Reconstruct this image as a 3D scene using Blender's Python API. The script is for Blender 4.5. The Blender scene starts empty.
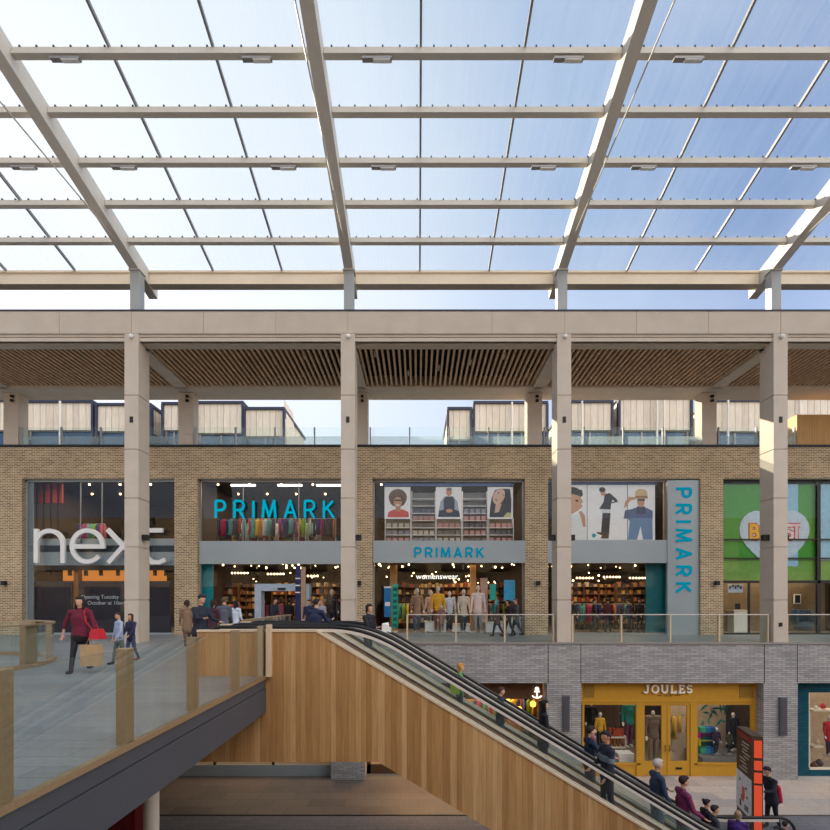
import bpy, math, random
from mathutils import Vector, Matrix, Euler
random.seed(7)
sc = bpy.context.scene
col = sc.collection
PI = math.pi
# ------------------------------------------------------------------ camera (eye 1.6 m above the upper deck)
F = 500.0; U0 = 418.0; V0 = 600.0; EYE = 1.6
def PX(u, Y): return (u - U0) * Y / F
def PZ(v, Y): return EYE + (V0 - v) * Y / F
cam = bpy.data.cameras.new('camera'); camo = bpy.data.objects.new('camera', cam); col.objects.link(camo)
camo.location = (0, 0, EYE); camo.rotation_euler = (PI/2, 0, 0)
cam.sensor_width = 36; cam.sensor_fit = 'HORIZONTAL'; cam.lens = F/830*36
cam.shift_x = (415-U0)/830; cam.shift_y = (V0-415)/830; cam.clip_end = 500
sc.camera = camo
vs = sc.view_settings
vs.view_transform = 'Standard'; vs.look = 'None'; vs.gamma = 1; vs.use_curve_mapping = False; vs.exposure = 0.4
sc.cycles.transparent_max_bounces = 40
sc.cycles.max_bounces = 7; sc.cycles.caustics_reflective = False; sc.cycles.caustics_refractive = False
sc.cycles.sample_clamp_indirect = 4.0

# ------------------------------------------------------------------ materials
def lin(c):
    return tuple(((x/255)/12.92 if x/255 <= .04045 else ((x/255+.055)/1.055)**2.4) for x in c[:3]) + (1.0,)
class NT:
    def __init__(s, name):
        s.m = bpy.data.materials.new(name); s.m.use_nodes = True
        s.t = s.m.node_tree; s.t.nodes.clear()
        s.out = s.n('ShaderNodeOutputMaterial')
    def n(s, typ, **kw):
        x = s.t.nodes.new(typ)
        for k, v in kw.items():
            if k.startswith('_'): x.inputs[k[1:].replace('_', ' ')].default_value = v
            else: setattr(x, k, v)
        return x
    def l(s, a, b): s.t.links.new(a, b)
    def math(s, op, a, b=None):
        x = s.n('ShaderNodeMath', operation=op)
        for i, v in enumerate((a, b)):
            if v is None: continue
            if isinstance(v, (int, float)): x.inputs[i].default_value = v
            else: s.l(v, x.inputs[i])
        return x.outputs[0]
    def mix(s, fac, a, b, blend='MIX'):
        x = s.n('ShaderNodeMix', data_type='RGBA', blend_type=blend)
        for i, v in ((0, fac), (6, a), (7, b)):
            if isinstance(v, (int, float, tuple)): x.inputs[i].default_value = v
            else: s.l(v, x.inputs[i])
        return x.outputs[2]
    def ramp(s, fac, stops, interp='LINEAR'):
        x = s.n('ShaderNodeValToRGB'); cr = x.color_ramp; cr.interpolation = interp
        while len(cr.elements) < len(stops): cr.elements.new(.5)
        for e, (p, c) in zip(cr.elements, stops): e.position = p; e.color = c
        s.l(fac, x.inputs[0]); return x.outputs[0]
    def pos(s): return s.n('ShaderNodeNewGeometry').outputs['Position']
    def bsdf(s, colr, rough=.6, metal=0., bump=None, spec=.4, bs=.4, bd=.01):
        b = s.n('ShaderNodeBsdfPrincipled', _Roughness=rough, _Metallic=metal)
        b.inputs['Specular IOR Level'].default_value = spec
        if isinstance(colr, tuple): b.inputs['Base Color'].default_value = colr
        else: s.l(colr, b.inputs['Base Color'])
        if bump is not None:
            bp = s.n('ShaderNodeBump', _Strength=bs, _Distance=bd); s.l(bump, bp.inputs['Height']); s.l(bp.outputs[0], b.inputs['Normal'])
        s.l(b.outputs[0], s.out.inputs[0]); return b
_mc = {}
def mat(c, rough=.6, metal=0., var=.06, scale=6., spec=.4, name=None):
    key = (tuple(c), rough, metal, var, scale)
    if key in _mc: return _mc[key]
    t = NT(name or 'surface_%d_%d_%d' % tuple(c))
    nz = t.n('ShaderNodeTexNoise', _Scale=scale, _Detail=4.); t.l(t.pos(), nz.inputs['Vector'])
    f = t.ramp(nz.outputs[0], [(.3, (1-var*2,)*3+(1,)), (.7, (1+var,)*3+(1,))])
    t.bsdf(t.mix(1., lin(c), f, 'MULTIPLY'), rough, metal, spec=spec)
    _mc[key] = t.m; return t.m
def emit(c, s, name='lamp_glow'):
    key = ('e', tuple(c), s)
    if key in _mc: return _mc[key]
    t = NT(name); e = t.n('ShaderNodeEmission', _Color=lin(c), _Strength=s); t.l(e.outputs[0], t.out.inputs[0])
    _mc[key] = t.m; return t.m
def glass(name, tint, refl=1.0, haze=0., hazec=(220, 225, 230), rough=.0, streak=0):
    t = NT(name)
    tr = t.n('ShaderNodeBsdfTransparent', _Color=tint); gl = t.n('ShaderNodeBsdfGlossy', _Roughness=rough)
    gl.inputs['Color'].default_value = (1, 1, 1, 1)
    fr = t.n('ShaderNodeFresnel', _IOR=1.5)
    # the same reflectance from both sides of a pane
    lw = t.n('ShaderNodeLayerWeight', _Blend=.5)
    p = t.math('POWER', lw.outputs['Facing'], 4.0)
    f = t.math('ADD', t.math('MULTIPLY', p, .6*refl), .009*refl)
    mx = t.n('ShaderNodeMixShader'); t.l(f, mx.inputs[0]); t.l(tr.outputs[0], mx.inputs[1]); t.l(gl.outputs[0], mx.inputs[2])
    last = mx.outputs[0]
    if haze:
        d = t.n('ShaderNodeBsdfDiffuse', _Color=lin(hazec)); tl = t.n('ShaderNodeBsdfTranslucent', _Color=lin(hazec))
        m1 = t.n('ShaderNodeMixShader'); m1.inputs[0].default_value = .5; t.l(d.outputs[0], m1.inputs[1]); t.l(tl.outputs[0], m1.inputs[2])
        m2 = t.n('ShaderNodeMixShader')
        if streak:
            nz = t.n('ShaderNodeTexNoise', _Scale=1., _Detail=3.); mp = t.n('ShaderNodeMapping'); mp.inputs['Scale'].default_value = (9, .35, .35)
            t.l(t.pos(), mp.inputs[0]); t.l(mp.outputs[0], nz.inputs['Vector'])
            t.l(t.math('MULTIPLY', t.math('SUBTRACT', nz.outputs[0], .25), haze*2.2), m2.inputs[0])
        else: m2.inputs[0].default_value = haze
        t.l(last, m2.inputs[1]); t.l(m1.outputs[0], m2.inputs[2]); last = m2.outputs[0]
    t.l(last, t.out.inputs[0]); return t.m
def bricks(name, c1, c2, c3, mortar, w, h, ms=.012, vert=False, bs=.5):
    t = NT(name); sx = t.n('ShaderNodeSeparateXYZ'); t.l(t.pos(), sx.inputs[0])
    cx = t.n('ShaderNodeCombineXYZ'); t.l(t.math('ADD', sx.outputs[0], sx.outputs[1]), cx.inputs[0]); t.l(sx.outputs[2], cx.inputs[1])
    b = t.n('ShaderNodeTexBrick', _Scale=1., _Mortar_Size=ms, _Mortar_Smooth=.2, _Bias=0., _Brick_Width=w, _Row_Height=h)
    t.l(cx.outputs[0], b.inputs['Vector'])
    b.inputs['Color1'].default_value = lin(c1); b.inputs['Color2'].default_value = lin(c2); b.inputs['Mortar'].default_value = lin(mortar)
    # a second lattice of the same size gives single bricks a third tone
    b2 = t.n('ShaderNodeTexBrick', _Scale=1., _Mortar_Size=0., _Bias=-.35, _Brick_Width=w, _Row_Height=h)
    b2.inputs['Color1'].default_value = (0, 0, 0, 1); b2.inputs['Color2'].default_value = (1, 1, 1, 1)
    sh = t.n('ShaderNodeVectorMath', operation='ADD'); sh.inputs[1].default_value = (w*40, h*80, 0); t.l(cx.outputs[0], sh.inputs[0]); t.l(sh.outputs[0], b2.inputs['Vector'])
    f = t.ramp(b2.outputs[0], [(.62, (0, 0, 0, 1)), (.9, (1, 1, 1, 1))])
    one = t.math('SUBTRACT', 1., b.outputs['Fac'])
    c = t.mix(t.math('MULTIPLY', f, one), b.outputs[0], lin(c3))
    nz = t.n('ShaderNodeTexNoise', _Scale=.8, _Detail=5.); t.l(t.pos(), nz.inputs['Vector'])
    c = t.mix(1., c, t.ramp(nz.outputs[0], [(.3, (.86,)*3+(1,)), (.7, (1.1,)*3+(1,))]), 'MULTIPLY')
    t.bsdf(c, .85, bump=one, bs=bs, bd=.01, spec=.2); return t.m
def paving(name, c1, c2, c3, mortar, w, h, off=.5, rough=.45, ms=.008, spec=.4):
    t = NT(name)
    b = t.n('ShaderNodeTexBrick', _Scale=1., _Mortar_Size=ms, _Bias=0., _Brick_Width=w, _Row_Height=h, offset=off)
    t.l(t.pos(), b.inputs['Vector'])
    b.inputs['Color1'].default_value = lin(c1); b.inputs['Color2'].default_value = lin(c2); b.inputs['Mortar'].default_value = lin(mortar)
    nz = t.n('ShaderNodeTexNoise', _Scale=.5, _Detail=6.); t.l(t.pos(), nz.inputs['Vector'])
    c = t.mix(t.ramp(nz.outputs[0], [(.42, (0, 0, 0, 1)), (.68, (.7, .7, .7, 1))]), b.outputs[0], lin(c3))
    nz2 = t.n('ShaderNodeTexNoise', _Scale=14., _Detail=4.); t.l(t.pos(), nz2.inputs['Vector'])
    c = t.mix(1., c, t.ramp(nz2.outputs[0], [(.3, (.88,)*3+(1,)), (.7, (1.08,)*3+(1,))]), 'MULTIPLY')
    t.bsdf(c, rough, spec=spec); return t.m
def timber(name, ca, cb, cc, bw=.13, axis=0, gap=.035, rough=.5):
    t = NT(name); sx = t.n('ShaderNodeSeparateXYZ'); t.l(t.pos(), sx.inputs[0])
    x = t.math('ADD', sx.outputs[0], t.math('MULTIPLY', sx.outputs[1], .77)) if axis == 0 else sx.outputs[axis]
    # boards of two widths: the board number comes from a warped coordinate
    xs = t.math('DIVIDE', t.math('ADD', x, t.math('MULTIPLY', t.math('SINE', t.math('MULTIPLY', x, 9.0)), .025)), bw)
    idx = t.math('FLOOR', xs); fr = t.math('FRACT', xs)
    wn = t.n('ShaderNodeTexWhiteNoise', noise_dimensions='1D'); t.l(idx, wn.inputs['W'])
    c = t.ramp(wn.outputs[0], [(0, lin(ca)), (.5, lin(cb)), (1, lin(cc))])
    mp = t.n('ShaderNodeMapping'); mp.inputs['Scale'].default_value = (22, 22, 1.2); t.l(t.pos(), mp.inputs[0])
    nz = t.n('ShaderNodeTexNoise', _Scale=1., _Detail=5., _Distortion=.6); t.l(mp.outputs[0], nz.inputs['Vector'])
    c = t.mix(1., c, t.ramp(nz.outputs[0], [(.3, (.82, .8, .78, 1)), (.7, (1.1, 1.08, 1.05, 1))]), 'MULTIPLY')
    g = t.math('LESS_THAN', fr, gap)
    c = t.mix(t.math('MULTIPLY', g, .6), c, lin((60, 40, 22)))
    t.bsdf(c, rough, bump=t.math('SUBTRACT', 1., g), bs=.5, bd=.01, spec=.3); return t.m

M = {}
M['brick'] = bricks('buff_brick', (178, 148, 106), (132, 104, 70), (226, 208, 176), (224, 210, 184), .225, .078, .011)
M['greybrick'] = bricks('grey_linear_brick', (182, 178, 174), (152, 149, 147), (206, 202, 196), (126, 123, 122), .34, .075, .011)
M['tealbrick'] = bricks('teal_glazed_brick', (8, 92, 108), (6, 76, 92), (14, 110, 124), (40, 60, 68), .225, .075, .012)
M['concrete'] = mat((201, 187, 170), .75, var=.035, scale=1.5, spec=.2, name='pale_cast_concrete')
M['concrete2'] = mat((192, 181, 164), .75, var=.03, scale=2., spec=.2, name='darker_cast_concrete')  # slightly darker tone of the cast concrete
M['eaves'] = mat((236, 218, 190), .5, var=.02, name='cream_bounce_eaves_steel')  # warm bounced sunlight painted into the eaves beam colour
M['steel'] = mat((210, 202, 188), .45, 0., .02, 3., name='off_white_painted_steel')
M['bar'] = mat((150, 146, 142), .4, .3, .02, 3., name='grey_glazing_bar')
M['slat'] = mat((206, 172, 138), .6, var=.12, scale=5., name='larch_soffit_slat')
M['black'] = mat((22, 22, 24), .5)
M['void'] = mat((12, 11, 12), .9)
M['navy'] = mat((48, 52, 70), .5)
M['bronze'] = mat((176, 152, 118), .35, .55, .05, 30., name='brushed_bronze')
M['rubber'] = mat((14, 14, 15), .35)
M['inox'] = mat((190, 186, 180), .3, .8, .02, 20., name='brushed_stainless')
M['fascia'] = mat((74, 76, 82), .5, .1, .03, 2., name='dark_grey_fascia')
M['deck'] = paving('grey_granite_paving', (136, 142, 144), (122, 128, 130), (148, 150, 148), (98, 102, 104), .9, .3, rough=.4)
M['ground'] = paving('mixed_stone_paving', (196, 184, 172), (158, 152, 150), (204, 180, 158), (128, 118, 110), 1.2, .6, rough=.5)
M['ground_shaded'] = paving('shaded_brown_paving', (114, 102, 94), (94, 86, 82), (122, 104, 92), (68, 62, 58), 1.2, .6, rough=.5)  # browner stone, with the shade on the left ground painted in
M['asphalt'] = paving('dark_granite_setts', (112, 112, 118), (100, 100, 106), (122, 120, 124), (76, 76, 80), .6, .2, rough=.6)
M['wood'] = timber('oak_board_cladding', (164, 120, 74), (184, 140, 90), (202, 162, 114), .125)
M['woodcap'] = mat((214, 190, 158), .45, var=.03, name='pale_oak_capping')
M['pod'] = timber('silvered_larch', (228, 214, 192), (236, 222, 200), (218, 202, 182), .42, gap=.07)
M['ply'] = timber('plywood_hoarding', (196, 150, 92), (204, 160, 100), (188, 142, 86), 1.1, gap=.01)
M['shopglass'] = glass('shopfront_glass', (.965, .975, .975, 1), 1.6)
M['balglass'] = glass('balustrade_glass', (.95, .98, .965, 1), 1.3, .02, (200, 215, 210))
M['bridgeglass'] = glass('bridge_glass', (.93, .955, .945, 1), 1.6, .012, (200, 210, 210))
M['frost'] = glass('frosted_glass_band', (.93, .96, .96, 1), 1., .22, (215, 228, 226))
M['escglass'] = glass('escalator_glass', (.95, .97, .96, 1), 1.2, .015, (220, 230, 228))
M['post'] = mat((168, 170, 168), .5, .2, .03, 3., name='grey_painted_post')
M['rail'] = mat((226, 216, 204), .35, .2, .02, 10., name='light_rail_profile')
M['roofglass'] = glass('canopy_glass', (.93, .95, .96, 1), .5, .045, (235, 240, 245), .1, 1)
M['panel'] = mat((158, 168, 172), .3, .1, .02, 1., name='pale_grey_glass_spandrel')
M['white'] = mat((236, 234, 228), .5, var=.02)
M['cream'] = mat((230, 216, 190), .5, var=.02)
M['teal'] = mat((0, 150, 176), .4, var=.02)
M['tealdark'] = mat((0, 104, 110), .4, var=.04)
M['yellow'] = mat((196, 144, 42), .45, var=.03, name='mustard_paint')
M['mirror'] = mat((120, 120, 120), .1, 1.)

# ------------------------------------------------------------------ mesh builder
class MB:
    def __init__(s): s.v = []; s.f = []
    def box(s, x0, x1, y0, y1, z0, z1):
        if x0 > x1: x0, x1 = x1, x0
        if y0 > y1: y0, y1 = y1, y0
        if z0 > z1: z0, z1 = z1, z0
        b = len(s.v)
        s.v += [(x0,y0,z0),(x1,y0,z0),(x1,y1,z0),(x0,y1,z0),(x0,y0,z1),(x1,y0,z1),(x1,y1,z1),(x0,y1,z1)]
        s.f += [tuple(b+i for i in q) for q in ((0,3,2,1),(4,5,6,7),(0,1,5,4),(1,2,6,5),(2,3,7,6),(3,0,4,7))]
        return s
    def hexa(s, pts):  # 8 points: bottom ring then top ring
        b = len(s.v); s.v += [tuple(p) for p in pts]
        s.f += [tuple(b+i for i in q) for q in ((0,3,2,1),(4,5,6,7),(0,1,5,4),(1,2,6,5),(2,3,7,6),(3,0,4,7))]
        return s
    def prism(s, poly, y0, y1):      # poly in XZ, counter-clockwise seen from -Y
        n = len(poly); b = len(s.v)
        s.v += [(x, y0, z) for x, z in poly] + [(x, y1, z) for x, z in poly]
        s.f.append(tuple(b+i for i in range(n))); s.f.append(tuple(b+n+i for i in reversed(range(n))))
        for i in range(n):
            j = (i+1) % n; s.f.append((b+i, b+n+i, b+n+j, b+j))
        return s
    def strip(s, top, bot, y0, y1):   # band between two polylines of the same x
        n = len(top)
        for i in range(n-1):
            (xa, za), (xb, zb) = top[i], top[i+1]; (xc, zc), (xd, zd) = bot[i], bot[i+1]
            s.hexa([(xc,y0,zc),(xd,y0,zd),(xd,y1,zd),(xc,y1,zc),(xa,y0,za),(xb,y0,zb),(xb,y1,zb),(xa,y1,za)])
        return s
    def ring(s, c, a, b_, n, ra, rb):
        b = len(s.v)
        for i in range(n):
            t = 2*PI*i/n; p = c + a*(ra*math.cos(t)) + b_*(rb*math.sin(t)); s.v.append(tuple(p))
        return b
    def tube(s, pts, r, n=8, flat=1.0, up=None, caps=True):
        pts = [Vector(p) for p in pts]; rs = r if isinstance(r, (list, tuple)) else [r]*len(pts)
        rings = []
        for i, p in enumerate(pts):
            d = (pts[min(i+1, len(pts)-1)] - pts[max(i-1, 0)]).normalized()
            u = Vector(up) if up else (Vector((0,0,1)) if abs(d.z) < .9 else Vector((0,1,0)))
            a = d.cross(u).normalized(); b_ = a.cross(d).normalized()
            rings.append(s.ring(p, a, b_, n, rs[i], rs[i]*flat))
        for k in range(len(rings)-1):
            for i in range(n):
                j = (i+1) % n; s.f.append((rings[k]+i, rings[k]+j, rings[k+1]+j, rings[k+1]+i))
        if caps:
            s.f.append(tuple(rings[0]+i for i in reversed(range(n)))); s.f.append(tuple(rings[-1]+i for i in range(n)))
        return s
    def ell(s, c, r, n=14, m=9, rot=None):
        c = Vector(c); b = len(s.v); R = rot or Matrix.Identity(3)
        s.v.append(tuple(c + R @ Vector((0, 0, -r[2]))))
        for k in range(1, m):
            ph = -PI/2 + PI*k/m
            for i in range(n):
                t = 2*PI*i/n
                s.v.append(tuple(c + R @ Vector((r[0]*math.cos(ph)*math.cos(t), r[1]*math.cos(ph)*math.sin(t), r[2]*math.sin(ph)))))
        s.v.append(tuple(c + R @ Vector((0, 0, r[2])))); top = len(s.v)-1
        for i in range(n):
            j = (i+1) % n; s.f.append((b, b+1+j, b+1+i))
            for k in range(m-2):
                q = b+1+k*n; s.f.append((q+i, q+j, q+n+j, q+n+i))
            q = b+1+(m-2)*n; s.f.append((q+i, q+j, top))
        return s
    def limb(s, p0, p1, r0, r1, fx=1., fy=1., n=12):   # capsule with squashed cross-section (fx, fy in world X and Y)
        p0 = Vector(p0); p1 = Vector(p1); d = p1-p0; L = d.length or 1e-5; d.normalize()
        u = Vector((0,1,0)) if abs(d.y) < .9 else Vector((0,0,1))
        a = d.cross(u).normalized(); b_ = a.cross(d).normalized()
        pts = []
        for k in range(5):
            t = -PI/2 + PI/2*k/4.6 + .05; pts.append((p0 + d*(r0*math.sin(t)), r0*math.cos(t)))
        for k in range(5):
            t = PI/2*(k+.35)/4.6; pts.append((p1 + d*(r1*math.sin(t)), r1*math.cos(t)))
        rings = [s.ring(p, a, b_, n, r*fx, r*fy) for p, r in pts]
        for k in range(len(rings)-1):
            for i in range(n):
                j = (i+1) % n; s.f.append((rings[k]+i, rings[k]+j, rings[k+1]+j, rings[k+1]+i))
        s.f.append(tuple(rings[0]+i for i in reversed(range(n)))); s.f.append(tuple(rings[-1]+i for i in range(n)))
        return s
    def poly(s, pts, flip=False):
        b = len(s.v); s.v += [tuple(p) for p in pts]; idx = tuple(b+i for i in range(len(pts))); s.f.append(idx[::-1] if flip else idx); return s
    def mesh(s, name, m, off=(0,0,0), smooth=False):
        me = bpy.data.meshes.new(name)
        me.from_pydata([(x-off[0], y-off[1], z-off[2]) for x, y, z in s.v], [], s.f)
        if m: me.materials.append(m)
        if smooth: me.polygons.foreach_set('use_smooth', [True]*len(me.polygons))
        me.update(); return me
    def build(s, name, m, parent=None, smooth=False, local=False):
        if local or not s.v: off = (0,0,0)
        elif parent:
            w = Vector((0,0,0)); q = parent
            while q: w += q.location; q = q.parent
            off = tuple(w)
        else:
            xs, ys, zs = zip(*s.v); off = ((min(xs)+max(xs))/2, (min(ys)+max(ys))/2, min(zs))
        o = bpy.data.objects.new(name, s.mesh(name, m, off, smooth)); col.objects.link(o)
        if parent: o.parent = parent
        else: o.location = off
        return o
def B(*a): return MB().box(*a)
def tag(o, label=None, cat=None, group=None, kind=None):
    if label: o['label'] = label
    if cat: o['category'] = cat
    if group: o['group'] = group
    if kind: o['kind'] = kind
    return o
def thing(name, label, cat, loc=(0,0,0), group=None, rz=0):
    o = bpy.data.objects.new(name, None); col.objects.link(o); o.empty_display_size = .2
    o.location = loc; o.rotation_euler.z = rz; return tag(o, label, cat, group)
def struct(name, mb, m, parent=None, label=None):
    o = mb.build(name, m, parent)
    if not parent: tag(o, label, kind='structure')
    return o
def sroot(name, label=None, loc=(0,0,0)):
    o = bpy.data.objects.new(name, None); col.objects.link(o); o.location = loc; tag(o, label, kind='structure'); return o
def copy_tree(o, loc=None, label=None, group=None, parent=None, rz=None, scale=None):
    c = o.copy(); col.objects.link(c)
    if parent: c.parent = parent
    if loc is not None: c.location = loc
    if rz is not None: c.rotation_euler.z = rz
    if scale is not None: c.scale = (scale,)*3
    if label: c['label'] = label
    if group: c['group'] = group
    for ch in [x for x in KIDS.get(o.name, [])]:
        copy_tree(bpy.data.objects[ch], parent=c)
    return c
KIDS = {}
def note(root):   # remember the children of a prototype before it is copied
    for o in bpy.data.objects:
        if o.parent: 
            l = KIDS.setdefault(o.parent.name, [])
            if o.name not in l: l.append(o.name)

# ------------------------------------------------------------------ lettering made of strokes
def arc(cx, cy, rx, ry, a0, a1, n=10):
    return [(cx+rx*math.cos(math.radians(a0+(a1-a0)*i/n)), cy+ry*math.sin(math.radians(a0+(a1-a0)*i/n))) for i in range(n+1)]
FONT = {
 'P': (.62, [[(0,0),(0,1)], [(0,1),(.34,1)]+arc(.34,.73,.27,.27,90,-90)+[(0,.46)]]),
 'R': (.64, [[(0,0),(0,1)], [(0,1),(.34,1)]+arc(.34,.73,.27,.27,90,-90)+[(0,.46)], [(.32,.46),(.62,0)]]),
 'I': (.0, [[(0,0),(0,1)]]),
 'M': (.84, [[(0,0),(.08,1),(.42,.1),(.76,1),(.84,0)]]),
 'A': (.72, [[(0,0),(.36,1),(.72,0)], [(.12,.32),(.6,.32)]]),
 'K': (.66, [[(0,0),(0,1)], [(.6,1),(0,.42)], [(.2,.6),(.66,0)]]),
 'J': (.5, [[(.36,1),(.36,.25)]+arc(.14,.22,.22,.22,0,-180)[1:], [(.16,1),(.56,1)]]),
 'O': (.8, [arc(.4,.5,.38,.5,0,360,24)]),
 'U': (.76, [[(.08,1),(.08,.38)]+arc(.38,.36,.3,.36,180,360,12)+[(.68,1)], [(-.06,1),(.22,1)], [(.54,1),(.82,1)]]),
 'L': (.62, [[(.12,1),(.12,0)], [(-.04,1),(.28,1)], [(-.04,0),(.62,0),(.62,.24)]]),
 'E': (.62, [[(.12,1),(.12,0)], [(-.04,1),(.6,1),(.6,.78)], [(-.04,0),(.62,0),(.62,.24)], [(.12,.52),(.44,.52)], [(.44,.4),(.44,.64)]]),
 'S': (.56, [arc(.28,.745,.25,.255,20,270,12)+arc(.28,.255,.25,.255,90,-160,12)[1:]]),
}
def letter_mb(strokes, fx, w, y0, y1):
    """strokes in letter units; fx maps a unit point to (X, Z); w is the stroke width in metres."""
    mb = MB(); cnt = 0
    for st in strokes:
        P_ = [Vector(fx(p)) for p in st]; P_ = [p for q, p in enumerate(P_) if q == 0 or (p-P_[q-1]).length > 1e-6]
        runs = [[P_[0]]]
        for q in range(1, len(P_)):
            runs[-1].append(P_[q])
            if q < len(P_)-1 and (P_[q]-P_[q-1]).angle(P_[q+1]-P_[q]) > .6: runs.append([P_[q]])
        closed = (P_[0]-P_[-1]).length < 1e-4 and len(runs) == 1
        for ri, pts in enumerate(runs):
            e = .0007*cnt; cnt += 1; n = len(pts); L = []; R_ = []
            if not closed:
                if ri > 0: pts[0] = pts[0]-(pts[1]-pts[0]).normalized()*w*.42
                if ri < len(runs)-1: pts[-1] = pts[-1]+(pts[-1]-pts[-2]).normalized()*w*.42
            for q in range(n):
                d1 = pts[q]-(pts[q-1] if q else (pts[-2] if closed else pts[0])); d2 = (pts[q+1] if q < n-1 else (pts[1] if closed else pts[-1]))-pts[q]
                if d1.length < 1e-7: d1 = d2
                if d2.length < 1e-7: d2 = d1
                t_ = (d1.normalized()+d2.normalized()).normalized(); nn = Vector((-t_.y, t_.x))
                L.append(pts[q]+nn*(w/2)); R_.append(pts[q]-nn*(w/2))
            b0 = len(mb.v)
            for q in range(n):
                for pp in (R_[q], L[q]): mb.v.append((pp.x, y0-e, pp.y)); mb.v.append((pp.x, y1, pp.y))
            for q in range(n-1):
                o_ = b0+4*q; mb.f += [(o_, o_+4, o_+6, o_+2), (o_+1, o_+3, o_+7, o_+5), (o_, o_+1, o_+5, o_+4), (o_+2, o_+6, o_+7, o_+3)]
            if not closed: o_ = b0+4*(n-1); mb.f += [(b0, b0+2, b0+3, b0+1), (o_, o_+1, o_+3, o_+2)]
    return mb
def word_sign(text, x0, x1, zb, h, y0, y1, w, m, parent, gap=.34, rot=False, xr=None):
    """upright: from x0 to x1 with the baseline at zb; rot: reads downward, x0..x1 are z top and z bottom and xr the left edge"""
    adv = sum(FONT[c][0] for c in text) + gap*(len(text)-1)
    s = (abs(x1-x0))/adv; cur = 0
    for c in text:
        wd, st = FONT[c]
        if not rot: fx = lambda p, cur=cur: (x0+(cur+p[0])*s, zb+p[1]*h)
        else: fx = lambda p, cur=cur: (xr+p[1]*h, x0-(cur+p[0])*s)
        letter_mb(st, fx, w, y0, y1).build('letter', m, parent)
        cur += wd+gap
def text_part(body, x, y, z, size, m, parent, name='lettering', align='LEFT', rot=(PI/2,0,0), ext=.002):
    cu = bpy.data.curves.new(name, 'FONT'); cu.body = body; cu.size = size; cu.extrude = ext; cu.align_x = align
    cu.resolution_u = 3
    cu.materials.append(m); tmp = bpy.data.objects.new(name, cu); col.objects.link(tmp)
    me = bpy.data.meshes.new_from_object(tmp.evaluated_get(bpy.context.evaluated_depsgraph_get()))
    bpy.data.objects.remove(tmp); o = bpy.data.objects.new(name, me); col.objects.link(o)
    w = parent.location if parent else Vector((0,0,0))
    if parent: o.parent = parent
    o.location = (x-w[0], y-w[1], z-w[2]); o.rotation_euler = rot
    return o
# ================================================================== SETTING
CX = [-18.71, -10.66, -2.61, 5.44, 13.49, 21.54]
YC = 18.6; YW = 22.95; YG = 23.25; YB = 23.05
GZ = -5.1
S_TOWN = 'structure'
# ground
struct('ground_paving_shaded', B(-45, 2.6, 15.6, 19.1, GZ-.3, GZ), M['ground_shaded'])  # shade under bridge and escalators is in this darker paving colour
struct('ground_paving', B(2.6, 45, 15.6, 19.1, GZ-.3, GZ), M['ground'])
struct('ground_setts', B(-45, 45, -14, 15.5, GZ-.3, GZ), M['asphalt'])
struct('drain_channel', B(-45, 45, 15.5, 15.6, GZ-.3, GZ-.02), M['black'])
# upper deck: walkway along the shops and the deck on the left
struct('floor_walkway', B(-30, 34, 18.66, 23.6, -.35, 0), M['deck'])
struct('floor_deck', MB().box(-26, -3.28, -13.9, 10.5, -.35, 0).box(-26, -4.66, 10.5, 18.66, -.35, 0), M['deck'])
struct('floor_gallery', B(-3.2, 10.5, -13.9, 2.8, -.6, 0), M['deck'])  # unseen platform under the camera, sized to shade the ground below
struct('trim_1', B(-4.8, 34, 18.56, 18.66, -.05, .03), M['bar'])
struct('floor_terrace', B(-60, 60, 23.3, 70, 8.1, 8.4), M['concrete2'])
# buff brick wall with five openings
w = MB()
w.box(-32, 34, YW, YW+.3, 7.18, 8.62)
edges = [-32]
for i in range(-1, 6):
    c = -2.61+8.05*(i-1)+4.02-8.05+.02
    edges += [c-3.5, c+3.5]
edges.append(34)
OC = [-14.685, -6.635, 1.415, 9.465, 17.515]
xs = [-32]
for c in OC: xs += [c-3.5, c+3.5]
xs.append(34)
for a, b in zip(xs[0::2], xs[1::2]): w.box(a, b, YW, YW+.3, 0, 7.18)
struct('wall_upper', w, M['brick'])
struct('trim_2', B(-32, 34, YW-.06, YW+.4, 8.62, 8.72), M['black'])
# grey brick wall of the ground floor
w = MB(); w.box(-32, 34, YC, YC+.45, -1.49, -.05)
px = [-32]
for c in CX: px += [c-.635, c+.635]
for c in CX: w.box(c-.635, c+.635, YC, YC+.45, GZ, -1.49)
w.box(-32, CX[0]-6, YC, YC+.45, GZ, -1.49); w.box(CX[5]+7, 34, YC, YC+.45, GZ, -1.49)
struct('wall_lower', w, M['greybrick'])
jt = MB()
for c in CX:
    for d in (-.6, .62): jt.box(c+d-.012, c+d+.012, YC-.004, YC+.01, -1.49, -.05)
struct('trim_3', jt, M['black'])
# opposite side of the square, behind the camera: what the shop glass reflects
w = MB(); w.box(-78, 78, -15, -14, GZ, -1.0); w.box(-78, 78, -15, -14, 3.2, 5.0); w.box(-78, 78, -15, -14, 8.6, 11.5)
for i in range(26):
    x = -78+i*6; w.box(x, x+1.6, -15, -14, -1, 3.2); w.box(x+1, x+2.8, -15, -14, 5, 8.6)
struct('wall_opposite', w, mat((196, 168, 130), .8, name='opposite_sandy_wall'))
struct('wall_opposite_glazing', B(-78, 78, -15.4, -15.2, GZ, 11), mat((44, 46, 50), .3))

struct('sun_blocker_left', B(-84, -47, 45, 60, 0, 31), mat((150, 140, 130), .8))  # unseen block added out of frame to keep the sun off the deck
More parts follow.
